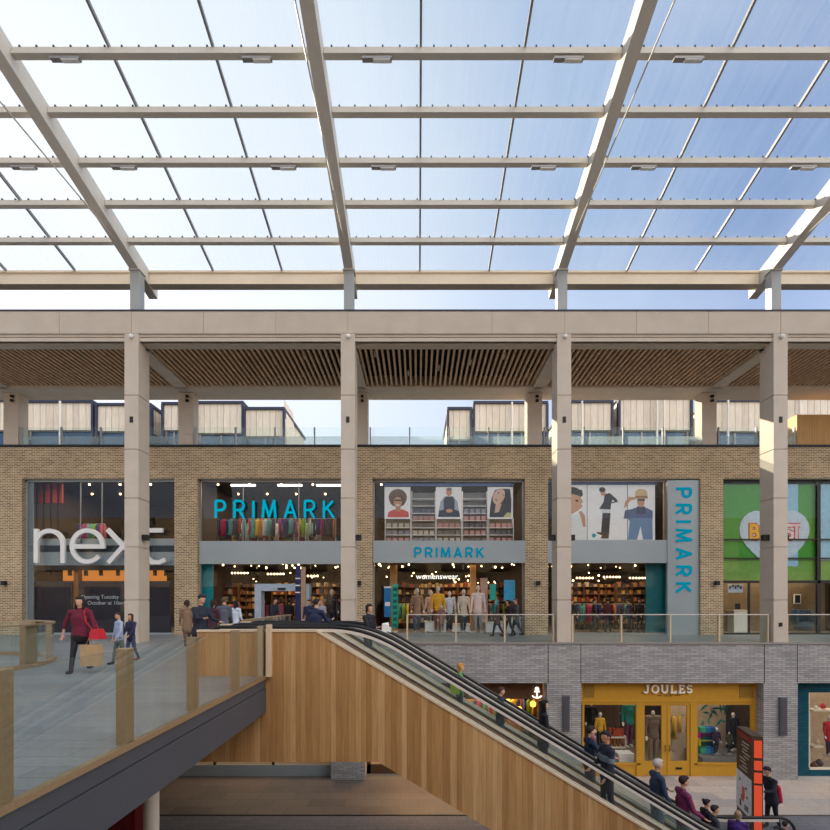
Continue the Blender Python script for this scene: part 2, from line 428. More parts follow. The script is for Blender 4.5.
# ------------------------------------------------------------------ columns
COLWHERE = ['beyond the left edge', 'in front of the black and white clothing shopfront', 'between the first and second teal lettered shopfronts',
            'in front of the left end of the picture banner', 'in front of the green heart window', 'beyond the right edge']
for i in (1, 2, 3, 4):
    c = CX[i]
    t = thing('concrete_column', 'tall pale concrete column '+COLWHERE[i], 'column', (c, YC+.38, 0), 'front columns')
    m = MB(); zs = [0.0, 1.6, 3.57, 5.39, 7.21, 9.22, 11.53]
    for a, b in zip(zs[:-1], zs[1:]): m.box(c-.26, c+.26, YC, YC+.76, a+.016 if a else 0, b-.012)
    m.box(c-.22, c+.22, YC+.04, YC+.72, 0, 11.5)
    m.build('shaft', M['concrete'], t)
    B(c-.06, c+.06, YC-.02, YC+.01, 8.2, 8.42).build('wall_light', M['black'], t)
    s = MB().ell((c+.02, YC-.07, 11.38), (.08, .08, .08)).build('dome_camera', M['white'], t, True)
    for sd in (-1, 1):
        f = thing('floodlight', 'black floodlight, %s side of the %s concrete column' % ('left' if sd < 0 else 'right', ['', 'first (leftmost)', 'second', 'third', 'fourth (rightmost)'][i]), 'floodlight', (c+sd*.36, YC+.3, 3.85), 'floodlights on the columns')
        B(c+sd*.27, c+sd*.47, YC+.2, YC+.4, 3.85, 4.06).build('housing', M['black'], f)
        B(c+sd*.255, c+sd*.28, YC+.26, YC+.34, 3.9, 4.0).build('bracket', M['black'], f)
B(CX[4]-.07, CX[4]+.05, YC-.03, YC+.005, .62, .76).build('socket_box', M['black'], bpy.data.objects['concrete_column.003'])
RW = ['at the far left of the terrace', 'left of the sunny terrace gap', 'behind the second tall column', 'beside the third tall column', 'behind the fourth tall column', 'off to the right']
for i in range(0, 6):
    c = CX[i]
    t = thing('terrace_column', 'shorter concrete column standing on the roof terrace '+RW[i], 'column', (c, YB+.3, 8.4), 'rear columns on the terrace')
    m = MB(); m.box(c-.4, c+.28, YB, YB+.6, 8.72, 9.24); m.box(c-.4, c+.28, YB, YB+.6, 9.255, 11.15); m.box(c-.39, c+.27, YB+.01, YB+.59, 8.72, 11.1)
    m.build('shaft', M['concrete'], t)
    for z in (10.72, 10.92): B(c-.02, c+.1, YB-.12, YB, z, z+.1).build('spotlight', M['black'], t)
# ------------------------------------------------------------------ portal beam and slatted soffit
for i in range(-1, 6):
    a = CX[i] if i >= 0 else CX[0]-8.05
    b = a+8.05; last = i == 5
    wh = ['beyond the left column', 'left of the first tall column', 'between the first and second tall columns', 'between the second and third tall columns', 'between the third and fourth tall columns', 'right of the fourth tall column', 'past the right edge'][i+1]
    t = sroot('beam_portal', None, (a, YC, 11.2))
    m = MB()
    for k in range(3): m.box(a+k*2.683+.008, a+(k+1)*2.683-.008, YC, YC+.7, 11.53, 12.34)
    m.box(a, b, YC+.02, YC+.68, 11.5, 12.33)
    m.box(a+.26, b-.26, YC+.06, YC+.2, 11.42, 11.49); m.box(a+.26, b-.26, YC+.12, YC+.6, 11.25, 11.53)
    m.box(a+.26, b-.26, YC+.05, YC+.6, 11.25, 11.38)
    m.box(a+.26, b-.26, YC+.2, 19.22, 11.235, 11.5)
    m.box(a, b, 22.5, 23.9, 11.16, 11.75)
    m.box(a-.26, a+.26, YC+.5, 22.6, 11.16, 11.75)
    m.build('beam', M['concrete'], t)
    B(a, b, YC-.02, YC+.75, 12.34, 12.4).build('coping', M['navy'], t)
    B(a+.26, b-.26, YC+.6, 23.9, 11.68, 12.3).build('roof_slab', M['void'], t)
    s = MB(); n = 35
    for k in range(n):
        x = a+.36+k*(7.33/(n-1)); s.box(x-.04, x+.04, 19.2, 22.5, 11.24, 11.38)
    s.build('soffit_slats', M['slat'], t)
    l = MB()
    for k in range(6):
        x = a+.36+(k*6+2.5)*(7.33/(n-1)); y = 19.6+(k*1.7) % 2.2
        l.box(x-.035, x+.035, y, y+.5, 11.36, 11.42)
    l.build('soffit_lamp', mat((190, 170, 140), .4), t)
# ------------------------------------------------------------------ glass canopy
K = .224
def zg(Y, d=0): return 18.8-K*Y-d
def slope_box(mb, x0, x1, ya, yb, d0, d1):     # sits between d0 and d1 below the glass plane
    return mb.hexa([(x0,ya,zg(ya,d1)),(x1,ya,zg(ya,d1)),(x1,yb,zg(yb,d1)),(x0,yb,zg(yb,d1)),(x0,ya,zg(ya,d0)),(x1,ya,zg(ya,d0)),(x1,yb,zg(yb,d0)),(x0,yb,zg(yb,d0))])
NP = 9; PY = [19.46, 18.1, 16.78, 15.5, 14.2, 12.93, 11.63, 10.33, 9.03, 7.73]
for i in range(0, 6):
    c = CX[i]
    wh = ['at the far left', 'left, above the first tall column', 'left of centre, above the second tall column', 'right of centre, above the third tall column', 'right, above the fourth tall column', 'at the far right'][i]
    t = thing('canopy_rafter', 'sloping off-white steel rafter of the glass canopy '+wh, 'rafter', (c, 18.9, 12.4), 'canopy rafters')
    m = MB(); slope_box(m, c-.17, c+.17, PY[-1]-.3, 20.15, -.03, .56); m.build('beam', M['steel'], t)
    B(c-.18, c+.18, YC+.22, YC+.56, 12.4, zg(19.0, .52)).build('post', M['post'], t)
    B(c-.22, c+.22, YC+.16, YC+.6, zg(19.0, .54), zg(19.0, .5)).build('cap_plate', M['steel'], t)
    MB().tube([(c, 18.3, 14.3), (c, 17.0, 14.3), (c, 8.0, 14.32)], .022, 6).build('tie_rod', M['steel'], t)
BW = ['leftmost bay', 'bay left of centre', 'centre bay', 'bay right of centre', 'rightmost bay']
for i in range(5):
    a = CX[i]; b = CX[i+1]
    t = thing('canopy_bay', 'glazed canopy bay with white purlins, ' + BW[i], 'glass roof', ((a+b)/2, 19.5, 13.8), 'glazed bays of the canopy')
    a += .18; b -= .18
    m = MB(); m.box(a, b, 19.5, 19.72, 13.93, 14.36); m.box(a, b, 19.44, 19.74, 14.34, 14.42); m.box(a, b, 19.46, 19.84, 13.9, 13.93)
    m.build('eaves_beam', M['eaves'], t)
    for k in range(1, NP+1):
        y = PY[k]; p = MB(); p.box(a, b, y-.05, y+.07, zg(y, .225), zg(y, .05)); p.box(a, b, y-.08, y+.1, zg(y, .24), zg(y, .22)); pu = p.build('purlin', M['steel'], t)
        q = MB()
        for j in range(18): x = a+.2+j*.44; q.box(x-.02, x+.02, y-.05, y+.07, zg(y, .06), zg(y, -.005))
        tag(q.build('glazing_clamp', M['black'], pu), kind='stuff')
    for k in range(NP):
        for j in range(3):
            x0 = CX[i]+j*2.683+.03; x1 = x0+2.623
            g = MB(); slope_box(g, x0, x1, PY[k+1]+.02, PY[k]-.02, 0, .02); g.build('glass_pane', M['roofglass'], t)
    for j in (1, 2):
        x = CX[i]+j*2.683; g = MB(); slope_box(g, x-.03, x+.03, PY[-1], PY[0], -.03, .07); g.build('glazing_bar', M['bar'], t)
# linear lamps hanging under two of the purlins
for row, y in (('nearer', PY[5]), ('farther', PY[3])):
    for c in CX[:5]:
        for d in (1.55, 6.5):
            x = c+d
            if abs(x) > y*.85: continue
            t = thing('linear_lamp', 'slim white lamp under the %s lamp purlin, about %d metres %s of centre' % (row, round(abs(x)), 'left' if x < 0 else 'right'), 'lamp', (x, y, zg(y, .36)), 'linear lamps under the purlins')
            B(x-.38, x+.38, y-.06, y+.06, zg(y, .35), zg(y, .29)).build('housing', M['bar'], t)
            B(x-.1, x+.34, y-.05, y+.05, zg(y, .375), zg(y, .35)).build('diffuser', M['white'], t)

# ------------------------------------------------------------------ balustrades
def balustrade(label, x0, x1, y, z, h, post_m, n, group, rail=True, glassm='balglass', band=None):
    t = thing('glass_balustrade', label, 'balustrade', ((x0+x1)/2, y, z), group)
    for k in range(n+1):
        x = x0+(x1-x0)*k/n; B(x-.03, x+.03, y+.02, y+.12, z, z+h).build('post', post_m, t)
    for k in range(n):
        a = x0+(x1-x0)*k/n+.04; b = x0+(x1-x0)*(k+1)/n-.04
        B(a, b, y, y+.014, z+.05, z+h-.02).build('glass_panel', M[glassm], t)
        if band: B(a, b, y-.012, y-.002, z+.03, z+band).build('frosted_band', M['frost'], t)
    if rail: B(x0, x1, y-.01, y+.04, z+h-.02, z+h+.01).build('top_rail', M['rail'], t)
    return t
bw = ['below the teal lettered middle shopfront', 'below the picture banner shopfront', 'below the green heart window']
for i, c in enumerate(CX[2:5]):
    balustrade('glass balustrade with cream posts on the walkway edge '+bw[i], c+.36 if i else -1.5+1.1, c+8.05-.36, YC+.12, 0, 1.06, M['woodcap'], 4 if i else 3, 'walkway balustrades')
tw = ['at the far left of the roof terrace', 'on the roof terrace between the first two tall columns', 'on the roof terrace between the middle columns', 'on the roof terrace right of the third tall column', 'on the roof terrace at the far right']
for i in range(5):
    balustrade('clear glass balustrade '+tw[i], CX[i]+.4, CX[i]+(7.7 if i < 4 else 3.9), YW+.1, 8.72, .86, M['bar'], 4 if i < 4 else 2, 'terrace balustrades', rail=False, band=.42)
# bridge side
t = thing('bridge_balustrade', 'glass balustrade with bronze posts along the near edge of the bridge', 'balustrade', (-3.2, 6, 0))
PB = [2.22, 3.9, 5.58, 7.26, 8.94, 10.4]
for y in PB:
    p = MB().box(-3.33, -3.21, y-.07, y+.07, 0, 1.06).build('post', M['bronze'], t)
for a, b in zip(PB[:-1], PB[1:]):
    B(-3.2, -3.186, a-.06, b-.08, .02, 1.06).build('glass_panel', M['bridgeglass'], t)
B(-3.24, -3.17, 1.5, 10.47, -.05, .02).build('base_channel', M['bronze'], t)
t = sroot('bridge_fascia', 'dark grey steel fascia of the bridge', (-3.2, 6, -.75))
MB().box(-3.34, -3.2, -3, 10.48, -.24, -.06).box(-3.34, -3.185, -3, 10.48, -.75, -.25).box(-3.33, -3.24, -3, 10.48, -.27, -.2).build('face_plate', M['fascia'], t)
B(-26, -3.34, -3, 10.48, -.72, -.36).build('underside', M['fascia'], t)
t = thing('bridge_column', 'round pale column carrying the bridge, just right of the red kiosk', 'column', (-4.8, 9, GZ))
MB().tube([(-4.8, 9, GZ), (-4.8, 9, -.72)], .13, 24).build('shaft', M['concrete'], t, True)
MB().tube([(-4.8, 9, GZ), (-4.8, 9, GZ+.05)], .2, 24).build('base_plate', M['bar'], t)
# curved balustrade on the left
t = thing('curved_balustrade', 'curved glass balustrade with bronze posts round the stair void at left', 'balustrade', (-12.1, 11.6, 0))
P = [(-12.1+2.95*math.cos(math.radians(d)), 11.6+2.95*math.sin(math.radians(d))) for d in range(-70, 251, 8)]
base = MB(); capm = MB(); 
for k in range(len(P)-1):
    (xa, ya), (xb, yb) = P[k], P[k+1]
    d = Vector((xb-xa, yb-ya)).normalized(); nx, ny = d.y, -d.x
    q = lambda o, z: [(xa+nx*o, ya+ny*o, z), (xb+nx*o, yb+ny*o, z)]
    def slab(mb, o0, o1, z0, z1):
        mb.hexa([q(o0,z0)[0], q(o0,z0)[1], q(o1,z0)[1], q(o1,z0)[0], q(o0,z1)[0], q(o0,z1)[1], q(o1,z1)[1], q(o1,z1)[0]])
    slab(base, -.06, .06, 0, .1); slab(capm, -.04, .04, .99, 1.03)
    if k % 4 != 3 or True:
        g = MB(); slab(g, -.007, .007, .1, .99); g.build('glass_panel', M['balglass'], t)
    if k % 4 == 1:
        g = MB(); slab(g, -.16, -.03, .05, 1.0); 
        p = g.build('post', M['bronze'], t)
base.build('base_channel', M['bronze'], t); capm.build('top_rail', M['bronze'], t)
# rail at the head of the gap between deck and escalator
t = thing('glass_balustrade', 'short glass balustrade running back from the escalator head to the walkway', 'balustrade', (-4.7, 16, 0))
for y in (13.4, 15.0, 16.7, 18.4): B(-4.75, -4.69, y-.04, y+.04, 0, 1.05).build('post', M['bronze'], t)
for a, b in ((13.4, 15), (15, 16.7), (16.7, 18.4)): B(-4.69, -4.676, a+.06, b-.06, .05, 1.03).build('glass_panel', M['balglass'], t)
B(-4.77, -4.67, 13.36, 18.44, 1.03, 1.07).build('top_rail', M['bronze'], t)

# ------------------------------------------------------------------ escalators
def S(X): return 0. if X < -1.13 else max(-.6*(X+1.13), GZ)
def SS(X, wd=.7):
    return sum(S(X+wd*(k/10.-1)) for k in range(21))/21.
def T(X, up=.0): return (.93 if X < -2.14 else max(.93-.6*(X+2.14), GZ+.38)) + up
def Bt(X): return -1.8 if X < -.84 else max(-1.8-.6*(X+.84), GZ)
XR = 9.75
KX = [-4.64, -2.14, -.84, 4.66, 7.18, XR]
def clad(y0, y1, up=0):
    kx = sorted(KX); return MB().strip([(x, T(x, up)) for x in kx], [(x, Bt(x)) for x in kx], y0, y1)
def hpath(y):
    pts = []; x = -4.2
    # newel curve at the head
    pts += [(-4.2+.34*math.cos(math.radians(a)), y, .68+.34*math.sin(math.radians(a))) for a in range(250, 90, -16)]
    while x < 9.3: pts.append((x, y, SS(x)+1.02)); x += .2
    pts += [(9.42+.42*math.cos(math.radians(a)), y, GZ+.6+.42*math.sin(math.radians(a))) for a in range(88, -80, -12)]
    return pts
def escalator(label, y0, y1, near):
    t = thing('escalator', label, 'escalator', (2.5, (y0+y1)/2, GZ), 'pair of escalators')
    if near: clad(y0-.12, y0-.02).build('timber_cladding', M['wood'], t)
    clad(y1+.04, y1+.14, .06).build('timber_cladding', M['wood'], t)
    for yy, up in ((y0-.05, .0), (y1+.09, .06)):
        if not near and yy < y1: continue
        kx = [-4.64, -2.14, 7.18, XR]
        MB().strip([(x, T(x, up)+.045) for x in kx], [(x, T(x, up)) for x in kx], yy-.09, yy+.07).build('capping', M['woodcap'], t)
    for yy in (y0, y1):
        n = 9; xs = [-4.2+k*(13.6/n) for k in range(n+1)]
        for a, b in zip(xs[:-1], xs[1:]):
            st = [a+(b-a)*k/6 for k in range(7)]; st[-1] -= .01
            MB().strip([(x, SS(x)+.97) for x in st], [(x, min(T(x), SS(x)+.9)-.04 if T(x) < SS(x)+.9 else SS(x)+.86) for x in st], yy-.006, yy+.006).build('glass_panel', M['escglass'], t)
        hp = hpath(yy)
        h = MB().tube(hp, .042, 8, .75, up=(0, 1, 0)).build('handrail', M['rubber'], t, True)
        st = [-4.2+k*.2 for k in range(69)]
        MB().strip([(x, SS(x)+.985) for x in st], [(x, SS(x)+.92) for x in st], yy-.03, yy+.03).build('handrail_profile', M['rail'], t)
        sg = 1 if yy == y0 else -1
        st = [-4.4, -2.14, 0, 2, 4, 6, 7.18, XR]
        MB().strip([(x, T(x)-.02) for x in st], [(x, T(x)-.34 if x > -1 else T(x)-.3) for x in st], yy+sg*.1-.01, yy+sg*.1+.01).build('skirt', M['bar'] if sg > 0 else mat((150, 112, 82), .5), t)
        MB().strip([(x, T(x)+.075) for x in st], [(x, T(x)+.03) for x in st], yy+sg*.015, yy+sg*.11).build('inner_deck', M['rail'], t)
    MB().box(-4.64, -1.38, y0+.1, y1-.1, -.06, .0).build('landing_plate', M['bar'], t)
    MB().box(7.3, XR, y0+.1, y1-.1, GZ, GZ+.04).build('landing_plate', M['bar'], t)
    kx = KX[:]; MB().strip([(x, Bt(x)+.06) for x in kx[:4]], [(x, Bt(x)) for x in kx[:4]], y0-.02, y1+.04).build('soffit_panel', M['fascia'], t)
    sm = MB(); sm.box(0, .333, 0, y1-y0-.24, -.2, 0)
    for k in range(10):
        yy = .03+k*(y1-y0-.3)/9; sm.box(0, .333, yy, yy+.03, 0, .012)
    me = sm.mesh('step', M['fascia'])
    for k in range(26):
        o = bpy.data.objects.new('step', me); col.objects.link(o); o.parent = t
        X = -1.38+k*.3333; o.location = (X-2.5, y0+.12-(y0+y1)/2, -.2*(k+.5)-GZ)
    return t
escalator('near escalator with oak-boarded side running down from the deck to the square', 10.62, 11.72, True)
escalator('far escalator behind the oak-sided one, carrying a line of people down', 11.92, 13.05, False)
# truss side seen behind
B(-3.16, -3.06, 10.38, 10.5, 0, 1.09).build('newel_post', M['woodcap'], bpy.data.objects['escalator'])
# ------------------------------------------------------------------ world and sun
SUN = Vector((1.2, -1.0, -.56)).normalized()
wd = bpy.data.worlds.new('sky'); sc.world = wd; wd.use_nodes = True
nt = wd.node_tree; nt.nodes.clear()
o = nt.nodes.new('ShaderNodeOutputWorld'); bg = nt.nodes.new('ShaderNodeBackground'); nt.links.new(bg.outputs[0], o.inputs[0])
tc = nt.nodes.new('ShaderNodeTexCoord'); dp = nt.nodes.new('ShaderNodeVectorMath'); dp.operation = 'DOT_PRODUCT'
nt.links.new(tc.outputs['Generated'], dp.inputs[0]); dp.inputs[1].default_value = tuple(-SUN)
mr = nt.nodes.new('ShaderNodeMapRange'); mr.inputs[1].default_value = -1; mr.inputs[2].default_value = 1; nt.links.new(dp.outputs['Value'], mr.inputs[0])
cr = nt.nodes.new('ShaderNodeValToRGB'); nt.links.new(mr.outputs[0], cr.inputs[0]); e = cr.color_ramp.elements
SK = [(0, (2.8, 2.75, 2.75, 1)), (.36, (2.3, 2.3, 2.35, 1)), (.5, (.34, .46, .70, 1)), (.62, (.085, .19, .42, 1)), (.74, (.25, .37, .57, 1)), (.85, (.60, .67, .76, 1)), (.93, (.78, .82, .86, 1)), (1, (1.1, 1.06, 1.0, 1))]
while len(e) < len(SK): e.new(.5)
for q, (p, c) in zip(e, SK): q.position = p; q.color = c
# whiter towards the horizon
sx = nt.nodes.new('ShaderNodeSeparateXYZ'); nt.links.new(tc.outputs['Generated'], sx.inputs[0])
mh = nt.nodes.new('ShaderNodeMapRange'); mh.inputs[1].default_value = 0.; mh.inputs[2].default_value = .75; mh.inputs[3].default_value = .85; mh.inputs[4].default_value = 0.; nt.links.new(sx.outputs[2], mh.inputs[0])
mx = nt.nodes.new('ShaderNodeMix'); mx.data_type = 'RGBA'; nt.links.new(mh.outputs[0], mx.inputs[0]); nt.links.new(cr.outputs[0], mx.inputs[6]); mx.inputs[7].default_value = (.6, .68, .86, 1)
# faint high cloud
nz = nt.nodes.new('ShaderNodeTexNoise'); nz.inputs['Scale'].default_value = 2.2; nz.inputs['Detail'].default_value = 6; nt.links.new(tc.outputs['Generated'], nz.inputs['Vector'])
mc = nt.nodes.new('ShaderNodeMapRange'); mc.inputs[1].default_value = .45; mc.inputs[2].default_value = .8; mc.inputs[3].default_value = 0.; mc.inputs[4].default_value = .5; nt.links.new(nz.outputs[0], mc.inputs[0])
m2 = nt.nodes.new('ShaderNodeMix'); m2.data_type = 'RGBA'; nt.links.new(mc.outputs[0], m2.inputs[0]); nt.links.new(mx.outputs[2], m2.inputs[6]); m2.inputs[7].default_value = (.74, .78, .86, 1)
mx.clamp_factor = True
nt.links.new(m2.outputs[2], bg.inputs[0]); bg.inputs[1].default_value = 1.0
sl = bpy.data.lights.new('sun', 'SUN'); sl.energy = 6.5; sl.angle = .009; sl.color = (1, .88, .72)
so = bpy.data.objects.new('sun', sl); col.objects.link(so); so.rotation_euler = SUN.to_track_quat('-Z', 'Y').to_euler()
# ================================================================== UPPER SHOPS
yq = 23.1
def U(u, Y=yq): return PX(u, Y)
def V(v, Y=yq): return PZ(v, Y)
warm = emit((255, 214, 150), 9, 'warm_spot'); warm2 = emit((230, 140, 62), .55, 'warm_glow'); cool = emit((255, 244, 226), 2.6, 'cool_strip')
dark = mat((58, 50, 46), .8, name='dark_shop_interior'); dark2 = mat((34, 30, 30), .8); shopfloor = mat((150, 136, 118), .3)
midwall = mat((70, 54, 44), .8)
# shells of the shop units: side walls, back wall, floors and ceilings
w = MB()
for i in range(6):
    x = CX[i]; w.box(x-.3, x+.3, 23.3, 31, -.3, 8.05)
w.box(CX[0]-8, CX[0]-.3, 23.3, 31, -.3, 8.05)
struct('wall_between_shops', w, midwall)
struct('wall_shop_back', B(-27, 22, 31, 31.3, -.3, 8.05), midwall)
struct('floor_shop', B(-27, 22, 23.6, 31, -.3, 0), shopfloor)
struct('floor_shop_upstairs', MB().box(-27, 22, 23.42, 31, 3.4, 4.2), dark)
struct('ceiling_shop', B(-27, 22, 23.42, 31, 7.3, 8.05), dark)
WN = ['1', '2', '3', '4', '5']
def win(i, kind):
    c = OC[i]; t = sroot('window_'+WN[i], None, (c, YG, 0)); a = c-3.5; b = c+3.5
    lit = kind
    fr = MB(); fr.box(a, a+.07, YG-.06, YG+.06, 0, 7.18); fr.box(b-.07, b, YG-.06, YG+.06, 0, 7.18); fr.box(a, b, YG-.06, YG+.06, 7.08, 7.18)
    fr.box(a, b, YG-.06, YG+.06, 0, .08)
    return t, a, b, fr
# --- window 1: black and white letters
t, a, b, fr = win(0, 0)
fr.box(a+.07, a+.3, YG, YG+.05, .08, 7.1)
fr.build('window_frame', M['panel'], t)
for x in (U(100)-.02, U(78)): B(x, x+.04, YG-.01, YG+.03, 4.2, 7.08).build('mullion', M['bar'], t)
B(a+.07, b-.07, YG, YG+.02, .08, 7.08).build('pane', M['shopglass'], t)
B(a+.07, b-.07, YG+.05, YG+.12, V(565), V(538)).build('spandrel', M['panel'], t)
B(a+.07, b-.07, YG+.03, YG+.06, V(551.5), V(545)).build('spandrel_stripe', mat((52, 62, 72), .4), t)
B(a+.07, b-.07, YG+.06, YG+.2, V(570), V(565)).build('head_rail', mat((60, 46, 38), .5), t)
sg = thing('shop_sign', 'large white rounded lettering reading next on the leftmost shopfront', 'shop sign', (U(100), yq-.1, V(565)))
def fx(p): return (U(p[0], yq-.12), V(p[1], yq-.12))
SW = .2
letter_mb([[(37, 529), (37, 563)], [(37, 546)]+[(50.2-13.4*math.cos(math.radians(q)), 544-13*math.sin(math.radians(q))) for q in range(10, 180, 14)]+[(63.6, 546), (63.6, 563)]], fx, SW, yq-.2, yq-.08).build('letter', M['white'], sg)
letter_mb([[(72.5, 546.6), (103.5, 546.6)]+[(88+15.2*math.cos(math.radians(q)), 546.2-15.6*math.sin(math.radians(q))) for q in range(8, 325, 12)]], fx, SW, yq-.2, yq-.08).build('letter', M['white'], sg)
letter_mb([[(108, 529.5), (140, 563)], [(109, 563), (139, 529.5)]], fx, SW, yq-.2, yq-.08).build('letter', M['white'], sg)
letter_mb([[(146, 516), (146, 552), (148, 558), (153, 562), (160, 562.5), (166, 559.5)], [(140, 530.5), (163.5, 530.5)]], fx, SW, yq-.2, yq-.08).build('letter', M['white'], sg)
hb = mat((34, 36, 50), .25, name='black_hoarding_film')
for k, (u0, u1, lb) in enumerate(((29, 72.5, 'plain black hoarding panel at the left of the leftmost shopfront'), (79, 130, 'black hoarding panel with small opening date text'), (150, 171, 'narrow black hoarding panel right of the first tall column'))):
    p = thing('hoarding_panel', lb, 'hoarding', (U((u0+u1)/2, 23.4), 23.4, .05), 'black window hoardings')
    B(U(u0, 23.4), U(u1, 23.4), 23.36, 23.44, .05, V(581, 23.4)).build('board', hb, p)
    if k == 1:
        text_part('Opening Tuesday', U(80.5, 23.3), 23.33, V(598.6, 23.3), .25, mat((200, 204, 210), .5), p)
        text_part('October at 10am', U(87, 23.3), 23.33, V(604.6, 23.3), .25, mat((200, 204, 210), .5), p)
B(U(73.5, 23.5), U(78, 23.5), 23.5, 23.8, 0, 3.2).build('display_post', mat((150, 92, 44), .5), t)
for k, u in enumerate((36, 52, 70, 86, 101, 118, 155, 166)):
    q = thing('track_spotlight', 'small black track spotlight number %d from left above the hoardings' % (k+1), 'spotlight', (U(u, 23.7), 23.7, 2.75), 'track spotlights above the hoardings')
    B(U(u, 23.7)-.05, U(u, 23.7)+.05, 23.62, 23.78, 2.75, 3.0).build('lamp_head', M['black'], q)
    B(U(u, 23.7)-.02, U(u, 23.7)+.02, 23.68, 23.72, 2.98, 3.4).build('arm', M['black'], q)
B(a+1, b-1, 24.2, 24.25, 2.5, 3.1).build('lit_ceiling_panel', warm2, t)
# --- teal lettered windows
def prim_band(t, a, b): B(a+.02, b-.02, YG-.16, YG-.02, V(564), V(541)).build('spandrel', M['panel'], t)
# window 2
t, a, b, fr = win(1, 1); fr.build('window_frame', M['bar'], t); prim_band(t, a, b)
B(a+.07, b-.07, YG, YG+.02, V(541), 7.08).build('pane', M['shopglass'], t)
for x0, x1, z1 in ((a+.07, U(256), 3.25), (U(310), b-.07, 3.25), (U(256), U(310), 3.25)):
    B(x0+.02, x1-.02, YG, YG+.02, .08 if x0 != U(256) else V(584), z1).build('pane', M['shopglass'], t)
for u in (242, 298): B(U(u)-.015, U(u)+.015, YG-.02, YG+.03, V(541), 7.08).build('mullion', M['bar'], t)
sg = thing('shop_sign', 'turquoise PRIMARK letters spread across the upper glass of the second shopfront', 'shop sign', (U(275), yq, V(518)))
word_sign('PRIMARK', U(216), U(334), V(518), V(501)-V(518), yq-.06, yq+.0, .105, emit((0, 178, 206), .62, 'turquoise_sign'), sg, gap=.62)
d = sroot('door_1', 'pale grey portal of the open entrance below the second shopfront', (U(283), YG, 0))
pm = mat((168, 182, 196), .4)
MB().box(U(256), U(262.5), 22.9, 23.4, 0, V(591)).box(U(303), U(310), 22.9, 23.4, 0, V(591)).box(U(256), U(310), 22.9, 23.4, V(591), V(584)).build('door_frame', pm, d)
B(U(264), U(268), 23.45, 23.48, 0, V(592)).build('door_leaf', M['shopglass'], d); B(U(298), U(302), 23.45, 23.48, 0, V(592)).build('door_leaf', M['shopglass'], d)
B(U(279), U(287), 22.86, 22.9, V(590), V(588)).build('sensor', M['black'], d)
p = thing('vertical_banner', 'tall navy panel with white breaks beside the entrance portal', 'banner', (U(298), 23.6, 0))
B(U(295.5, 22.8), U(300.5, 22.8), 22.78, 22.84, 0, V(565, 22.8)).build('panel', mat((26, 32, 84), .4), p)
for v in (579, 586, 593): B(U(295.5, 22.8), U(300.5, 22.8), 22.77, 22.785, V(v, 22.8), V(v-1.2, 22.8)).build('stripe', M['white'], p)
B(U(301, 22.8), U(305.5, 22.8), 22.79, 22.85, 0, V(567, 22.8)).build('side_panel', mat((170, 140, 112), .5), p)
p = thing('vertical_banner', 'teal strip inside the left edge of the second shopfront', 'banner', (U(207), 23.6, 1))
B(U(201, 23.5), U(213, 23.5), 23.5, 23.55, V(611, 23.5), V(564, 23.5)).build('panel', mat((0, 132, 146), .4), p)
# window 3
t, a, b, fr = win(2, 1); fr.build('window_frame', M['bar'], t)
B(a+.02, b+.0, YG-.32, YG-.02, V(563), V(541)).build('spandrel', M['panel'], t)
B(a+.07, b-.07, YG, YG+.02, V(541), 7.08).build('pane', M['shopglass'], t)
for k in range(5):
    x0 = a+.07+k*1.372; B(x0+.01, x0+1.362, YG, YG+.02, .08, 3.3).build('pane', M['shopglass'], t)
sg = thing('shop_sign', 'turquoise PRIMARK letters on the pale band of the middle shopfront', 'shop sign', (U(449), YG-.35, V(558)))
word_sign('PRIMARK', U(415, 22.9), U(483.5, 22.9), V(557.3, 22.9), .43, YG-.37, YG-.33, .085, emit((0, 150, 186), .5, 'turquoise_sign_small'), sg, gap=.5)
# window 4
t, a, b, fr = win(3, 1); fr.build('window_frame', M['bar'], t)
B(a+.02, U(667), YG-.16, YG-.02, V(563), V(540)).build('spandrel', M['panel'], t)
B(U(667), U(698.5), YG-.2, YG-.02, 0, 7.12).build('side_panel', M['panel'], t)
B(a+.07, U(667), YG, YG+.02, V(540), 7.08).build('pane', M['shopglass'], t)
for k in range(4):
    x0 = a+.07+k*1.33; B(x0+.01, x0+1.32, YG, YG+.02, .08, 3.25).build('pane', M['shopglass'], t)
sg = thing('shop_sign', 'turquoise PRIMARK lettering reading downward on the tall pale panel', 'shop sign', (U(683), YG-.2, V(594)))
word_sign('PRIMARK', V(489), V(592), 0, .66, YG-.25, YG-.2, .115, emit((0, 158, 190), .5, 'turquoise_sign_tall'), sg, gap=.62, rot=True, xr=U(675.5))
B(U(646, 23.6), U(666, 23.6), 23.6, 23.66, 0, V(563, 23.6)).build('side_screen', mat((0, 108, 116), .5), t)
# window 5: green graphic with a heart
t, a, b, fr = win(4, 1)
for u in (729.0,): pass
MUL = mat((24, 26, 30), .4)
fr.box(U(819), U(822.5), YG-.05, YG+.05, 0, 7.1)
for v in (539, 558): fr.box(a, b, YG-.03, YG+.03, V(v)-.03, V(v)+.03)
fr.box(a, b, YG-.05, YG+.05, V(583), V(580.5)); fr.box(U(750), U(752), YG-.03, YG+.03, 0, V(583))
fr.build('window_frame', MUL, t)
B(a+.07, b-.07, YG, YG+.02, .08, 7.08).build('pane', M['shopglass'], t)
green = mat((62, 150, 30), .5, var=.04, name='leaf_green_film'); green2 = mat((112, 160, 62), .5)
g = thing('window_graphic', 'leaf green window graphic with a pale heart, filling the rightmost shopfront', 'window graphic', (OC[4], YG+.2, V(580)))
B(a+.1, b-.1, YG+.11, YG+.14, V(558), 7.0).build('green_film', green, g)
B(a+.1, b-.1, YG+.11, YG+.14, V(580), V(558)).build('olive_film', green2, g)
